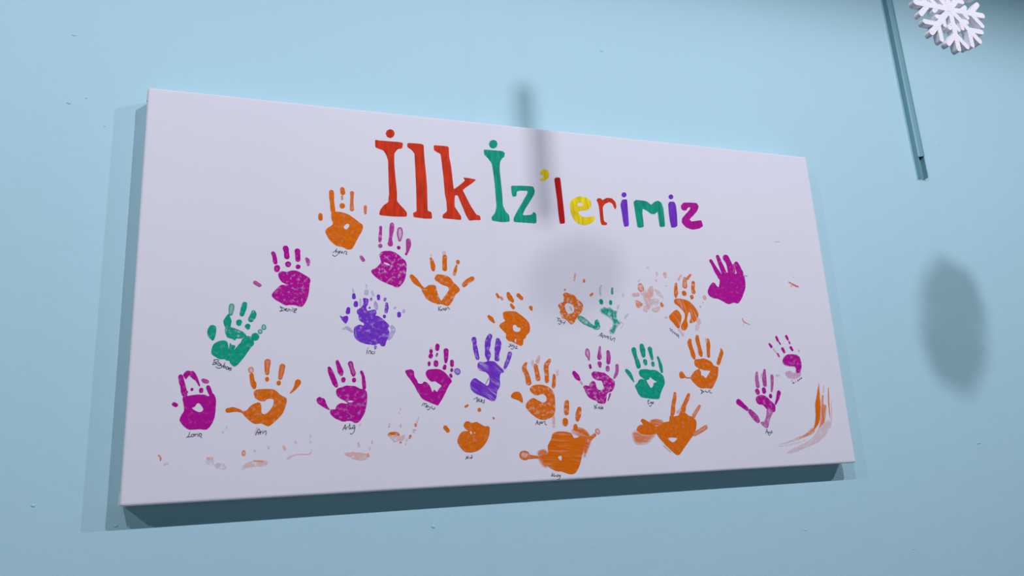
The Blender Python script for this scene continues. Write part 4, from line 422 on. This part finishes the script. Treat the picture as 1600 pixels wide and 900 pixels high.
('orange','faint orange handprint reduced to an arc and dots,lower centre left',[('p',[(406.3,606.5),(411.3,603.4),(420.2,602.9),(426.8,606.1),(425.6,609.8),(417.9,608.5),(412.4,608.3),(409.6,610.4)],{'cov': 0.8,'dry': 0.3}),('p',[(409.6,610.4),(414.6,608.4),(425.6,609.8),(431.1,610.0),(434.5,608.0),(436.1,612.4),(432.1,618.7),(425.4,617.4),(419.9,619.9),(415.5,617.0)],{'cov': 0.28,'dry': 0.5}),('c',[(433.9,610.7,1.54),(433.8,613.9,1.98)],{'cov': 0.5,'dry': 0.4}),('c',[(427.8,620.9,1.53),(429.6,621.0,1.31)],{'cov': 0.6,'dry': 0.3})],[('finger_print',[('c',[(429.9,561.3,1.33),(429.6,565.7,1.33)],{'cov': 0.38,'dry': 0.3,'soft': 0.8}),('c',[(426.9,569.5,1.0),(427.1,570.8,0.89)],{'cov': 0.3})]),('finger_print',[('c',[(410.3,588.7,1.31),(409.3,593.0,1.75)],{'cov': 0.5,'dry': 0.3})]),('finger_print',[('c',[(429.5,591.5,1.43),(429.4,594.8,1.1)],{'cov': 0.5,'dry': 0.3})]),('finger_print',[('c',[(455.4,591.2,2.0),(455.6,593.2,2.0)],{'cov': 0.85}),('c',[(458.4,585.2,1.12),(458.3,587.4,1.12)],{'cov': 0.4}),('c',[(460.8,579.2,1.34),(460.4,582.0,1.57)],{'cov': 0.18,'dry': 0.2}),('c',[(451.5,600.4,1.11),(455.4,600.5,0.89)],{'cov': 0.5}),('c',[(451.4,603.7,1.55),(453.1,603.7,1.33)],{'cov': 0.3}),('c',[(445.8,610.8,1.99),(444.4,613.8,1.76)],{'cov': 0.75,'dry': 0.3}),('c',[(439.4,615.8,1.54),(439.4,618.1,1.32)],{'cov': 0.3,'dry': 0.3}),('c',[(437.5,623.0,1.21),(437.5,624.6,1.1)],{'cov': 0.25})])],None),
]
SMUDGES = [
('orange','faint orange dabs nearest the lower left corner',[('c',[(50.8,626.7,1.34),(53.6,630.1,1.34),(53.4,634.2,1.11)],{'cov': 0.6}),('c',[(59.5,640.9,1.56),(64.4,639.8,1.56)],{'cov': 0.3,'ring': 0.8})]),
('orange','pale pink-orange dab pair below the lower left magenta print',[('c',[(121.6,634.3,2.29),(127.8,634.5,2.06)],{'cov': 0.42,'dry': 0.3}),('c',[(124.0,638.6,5.03),(128.5,641.1,4.58)],{'cov': 0.1}),('c',[(136.5,646.2,4.59),(145.6,648.3,4.6)],{'cov': 0.16,'dry': 0.3})]),
('orange','faint orange palm arc with one clear fingertip below the C-shaped print',[('c',[(174.9,626.6,2.81),(175.0,630.2,3.04)],{'ring': 0.7,'cov': 0.75}),('p',[(173.0,653.8),(178.4,644.6),(196.8,640.2),(210.8,642.5),(209.8,650.9),(194.7,650.1),(180.9,651.8)],{'cov': 0.3,'dry': 0.5}),('c',[(191.0,640.9,1.17),(203.8,642.9,1.18)],{'cov': 0.6}),('c',[(191.3,625.1,1.65),(192.2,626.1,1.65)],{'cov': 0.2}),('c',[(212.6,619.7,1.43),(212.7,622.6,1.43)],{'cov': 0.2})]),
('orange','thin faint orange curved trace,lower left',[('c',[(236.7,621.2,2.41),(238.2,624.7,2.41)],{'cov': 0.42}),('c',[(243.2,639.9,2.16),(253.2,634.8,1.21),(265.2,634.1,0.97),(277.7,633.9,0.98),(280.1,627.3,0.98)],{'cov': 0.35,'dry': 0.4}),('c',[(254.8,613.6,1.94),(255.8,615.6,1.94)],{'cov': 0.28}),('c',[(278.7,603.6,1.23),(278.9,606.1,1.23)],{'cov': 0.3}),('c',[(278.5,613.7,1.23),(279.0,615.5,1.23)],{'cov': 0.25})]),
('orange','faint orange dry arc below the five-fingered magenta print',[('p',[(333.8,635.8),(348.9,633.9),(374.2,638.7),(371.6,646.1),(358.9,648.1),(343.8,643.6)],{'cov': 0.36,'dry': 0.6}),('c',[(335.8,636.1,1.99),(338.8,638.2,2.24)],{'cov': 0.5}),('c',[(372.9,638.2,1.52),(372.9,641.7,1.52)],{'cov': 0.6}),('c',[(356.6,619.2,1.52),(358.0,624.3,2.02)],{'cov': 0.5}),('c',[(380.0,617.5,1.53),(380.0,620.3,1.53)],{'cov': 0.5}),('c',[(376.3,627.5,1.52),(375.5,631.2,1.27)],{'cov': 0.3})]),
('orange','small pale streak between the magenta and C-shaped orange prints',[('c',[(142.6,594.3,1.87),(148.0,586.1,1.88)],{'cov': 0.22,'dry': 0.3,'soft': 1})]),
('orange','pale pink streak beside the name under the C-shaped orange print',[('c',[(195.0,590.0,2.63),(192.2,599.6,2.14)],{'cov': 0.26,'dry': 0.3,'soft': 1})]),
('orange','small pale orange tick beside the five-fingered magenta print',[('c',[(361.1,587.1,1.28),(359.3,590.1,1.53)],{'cov': 0.38})]),
('purple','single purple fingertip dot beside the magenta print',[('c',[(533.8,498.9,5.77),(534.6,499.9,5.78)],{'ring': 0.6,'cov': 0.85})]),
('orange','curved orange finger smear sweeping down in the lower right corner',[('p',[(1330.4,535.1),(1334.7,530.2),(1332.2,555.6),(1330.5,573.2),(1325.3,600.1),(1319.4,613.3),(1306.9,626.2),(1294.9,633.7),(1288.2,634.0),(1301.1,623.4),(1307.9,610.3),(1312.0,594.4),(1314.2,575.6),(1321.9,556.8)],{'cov': 0.95,'soft': 1,'streak': (0,1),'dry': 0.15}),('p',[(1335.6,557.0),(1341.4,557.1),(1338.3,574.7),(1344.5,577.6),(1340.7,595.1),(1332.7,613.7),(1323.1,621.4),(1312.3,629.0),(1317.7,618.6),(1324.1,602.7),(1328.4,584.0)],{'cov': 0.7,'soft': 1.5,'dry': 0.25,'streak': (0,1)}),('c',[(1357.2,540.9,0.92),(1353.4,560.1,1.83),(1350.0,587.2,1.51),(1349.2,603.4,0.9)],{'cov': 0.6,'dry': 0.2}),('c',[(1345.4,536.7,1.22),(1341.7,550.3,1.52)],{'cov': 0.22}),('c',[(1299.1,629.1,5.9),(1279.2,638.5,3.8),(1253.5,645.4,2.89)],{'cov': 0.6,'soft': 1.5,'dry': 0.2}),('c',[(1260.3,643.8,2.61),(1229.9,651.5,2.01),(1206.9,655.3,1.14)],{'cov': 0.4,'soft': 1.5}),('p',[(1319.3,618.6),(1338.1,608.5),(1348.8,614.1),(1331.8,640.3),(1307.3,655.3),(1272.5,665.7),(1238.6,674.6),(1223.2,671.4),(1254.4,658.4),(1292.9,644.2)],{'cov': 0.2,'soft': 3,'dry': 0.3,'streak': (1,-0.6)}),('c',[(1358.7,571.1,1.22),(1354.3,598.1,1.51),(1345.0,624.8,1.5)],{'cov': 0.18}),('c',[(1203.1,659.0,2.27),(1235.4,656.4,2.87),(1275.6,648.8,2.91)],{'cov': 0.12,'soft': 2})]),
('red','short red tick near the right edge,level with the solid magenta print',[('c',[(1294.9,307.8,1.13),(1307.6,313.9,2.26),(1317.6,317.4,2.26)],{'cov': 0.6,'dry': 0.2}),('c',[(1299.9,315.7,1.97),(1300.7,318.2,1.97)],{'cov': 0.3}),('c',[(1309.6,294.3,1.7),(1311.4,296.1,1.7)],{'cov': 0.12})]),
('ink','small grey scuff above the red tick',[('c',[(1273.4,216.5,0.86),(1285.9,215.1,1.15)],{'cov': 0.3})]),
('red','short orange tick below the solid magenta handprint',[('c',[(1160.3,391.3,0.93),(1163.7,398.8,1.39),(1177.7,405.0,0.7)],{'cov': 0.55}),('c',[(1161.6,404.2,1.16),(1161.1,407.0,1.16)],{'cov': 0.25})]),
]
for i, (col, label, dot, body) in enumerate(LETTERS):
    o = paint_part('painted_letter', [body], LM[col], canvas, .00025, True); tag(o, label)
    if dot: paint_part('letter_dot', [dot], LM[col], o, .00025, True)
for i, (col, label, blobs) in enumerate(SMUDGES):
    o = paint_part('paint_smudge', blobs, PM[col], canvas, .00010 + i*.000012); tag(o, label)
for i, (col, label, palm, parts, text) in enumerate(PRINTS):
    off = .00026 + i*.000008
    h = paint_part('handprint', palm, PM[col], canvas, off); tag(h, label)
    for j, (name, blobs) in enumerate(parts):
        paint_part(name, blobs, PM[col], h, off + .00008 + j*.00002 if name != 'paint_smudge' else off - .00006)
    if text: tag(pen_strokes('written_name', text, h, .00075), 'short name in dark navy pen')

# ---------------------------------------------------------------- cable trunking on the wall
TX, TZ = (1.1064,1.8977)
tr = empty('cable_trunking', (TX, 0, TZ))
tag(tr, 'narrow teal plastic cable trunking with an open lower end on the wall', 'trunking')
TW, TD, TH = .021, .013, CEIL - TZ
box_obj('back_plate', (-TW/2, TW/2, -.0015, 0, 0, TH), TEAL, tr)
box_obj('side_wall', (-TW/2, -TW/2 + .0018, -TD, -.0015, 0, TH), TEAL, tr)
box_obj('side_wall', (TW/2 - .0018, TW/2, -TD, -.0015, 0, TH), TEAL, tr)
def cover_bm():
    bm = bmesh.new()
    w = TW/2 + .0006
    prof = [(-w, -TD + .004), (-w, -TD - .0012), (-w + .004, -TD - .0024), (-w + .0048, -TD - .0012), (w - .0058, -TD - .0012), (w - .005, -TD - .0024),
            (w, -TD - .0012), (w, -TD + .004), (w - .001, -TD + .004), (w - .001, -TD), (-w + .001, -TD), (-w + .001, -TD + .004)]
    z0 = .056
    a = [bm.verts.new((x, y, z0 + (.004 if x > 0 else 0))) for x, y in prof]; b = [bm.verts.new((x, y, TH)) for x, y in prof]
    n = len(prof)
    for i in range(n): bm.faces.new((a[i], a[(i+1) % n], b[(i+1) % n], b[i]))
    bm.faces.new(a[::-1]); bm.faces.new(b)
    bmesh.ops.recalc_face_normals(bm, faces=bm.faces)
    return bm
bm_obj('snap_cover', cover_bm(), TEAL, tr)
bm = bmesh.new(); add_box(bm, TW/2, TW/2 + .014, -.0035, -.0005, .017, .019); bmesh.ops.recalc_face_normals(bm, faces=bm.faces)  # small thin tab to the right of the trunking's open end
bm_obj('side_tab', bm, TEAL, tr)

# ---------------------------------------------------------------- hanging foam snowflakes
def bar(bm, p, q, w, d):
    p = Vector(p); q = Vector(q); u = (q - p).normalized(); n = Vector((-u.y, u.x))
    pts = []
    for c, s in ((q, 1), (p, -1)):
        for k in range(7):
            a = -math.pi/2 + math.pi*k/6
            pts.append(c + s*(u*math.cos(a)*w/2 + n*math.sin(a)*w/2))
    f = [bm.verts.new((a.x, -d/2, a.y)) for a in pts]; b = [bm.verts.new((a.x, d/2, a.y)) for a in pts]
    m = len(pts)
    bm.faces.new(f); bm.faces.new(b[::-1])
    for i in range(m): bm.faces.new((f[i], b[i], b[(i+1) % m], f[(i+1) % m]))

def snowflake(loc, R, d, label, rotz=0, phase=0.0):
    t = empty('hanging_snowflake', loc, (0, 0, rotz))
    tag(t, label, 'snowflake', 'white foam snowflakes hung from the ceiling')
    w = R*.12
    me = None
    for k in range(8):
        if me is None:
            bm = bmesh.new()
            bar(bm, (0, 0), (0, R - w/2), w*1.05, d)
            for s in (-1, 1):
                bar(bm, (0, R*.60), (s*R*.26, R*.86), w*.95, d*.985)
                bar(bm, (0, R*.34), (s*R*.125, R*.47), w*.85, d*.97)
            bmesh.ops.recalc_face_normals(bm, faces=bm.faces)
            me = bpy.data.meshes.new('snowflake_arm'); bm.to_mesh(me); bm.free(); me.materials.append(FOAM)
        a = link('snowflake_arm', me, t)
        a.location = (0, ((k*3) % 8 - 3.5)*d*.006, 0)
        a.rotation_euler = (0, phase + k*math.pi/4, 0)
    top = R*.985; L_ = CEIL - loc[2] - top
    bm = bmesh.new()
    bmesh.ops.create_cone(bm, cap_ends=True, segments=6, radius1=.00018, radius2=.00018, depth=L_, matrix=Matrix.Translation((0, 0, top + L_/2)))
    bm_obj('hanging_thread', bm, THREAD, t)
    return t
for s in [
((0.1017,-0.9007,1.6204),0.0455,0.0062,'small white foam snowflake hanging at the top right in view',0,0.0),
((0.6801,-1.4557,2.3724),0.058,0.022,'white foam snowflake hanging above the view whose oval shadow falls on the wall',0.65,0.1),
((1.2591,-1.4519,2.385),0.032,0.015,'white foam snowflake hanging above the view,nearest the right wall end',0.5,0.25),
((0.2621,-1.3987,2.47),0.066,0.017,'white foam snowflake turned edge-on to the canvas above the heading',1.742,0.1),
]: snowflake(*s)
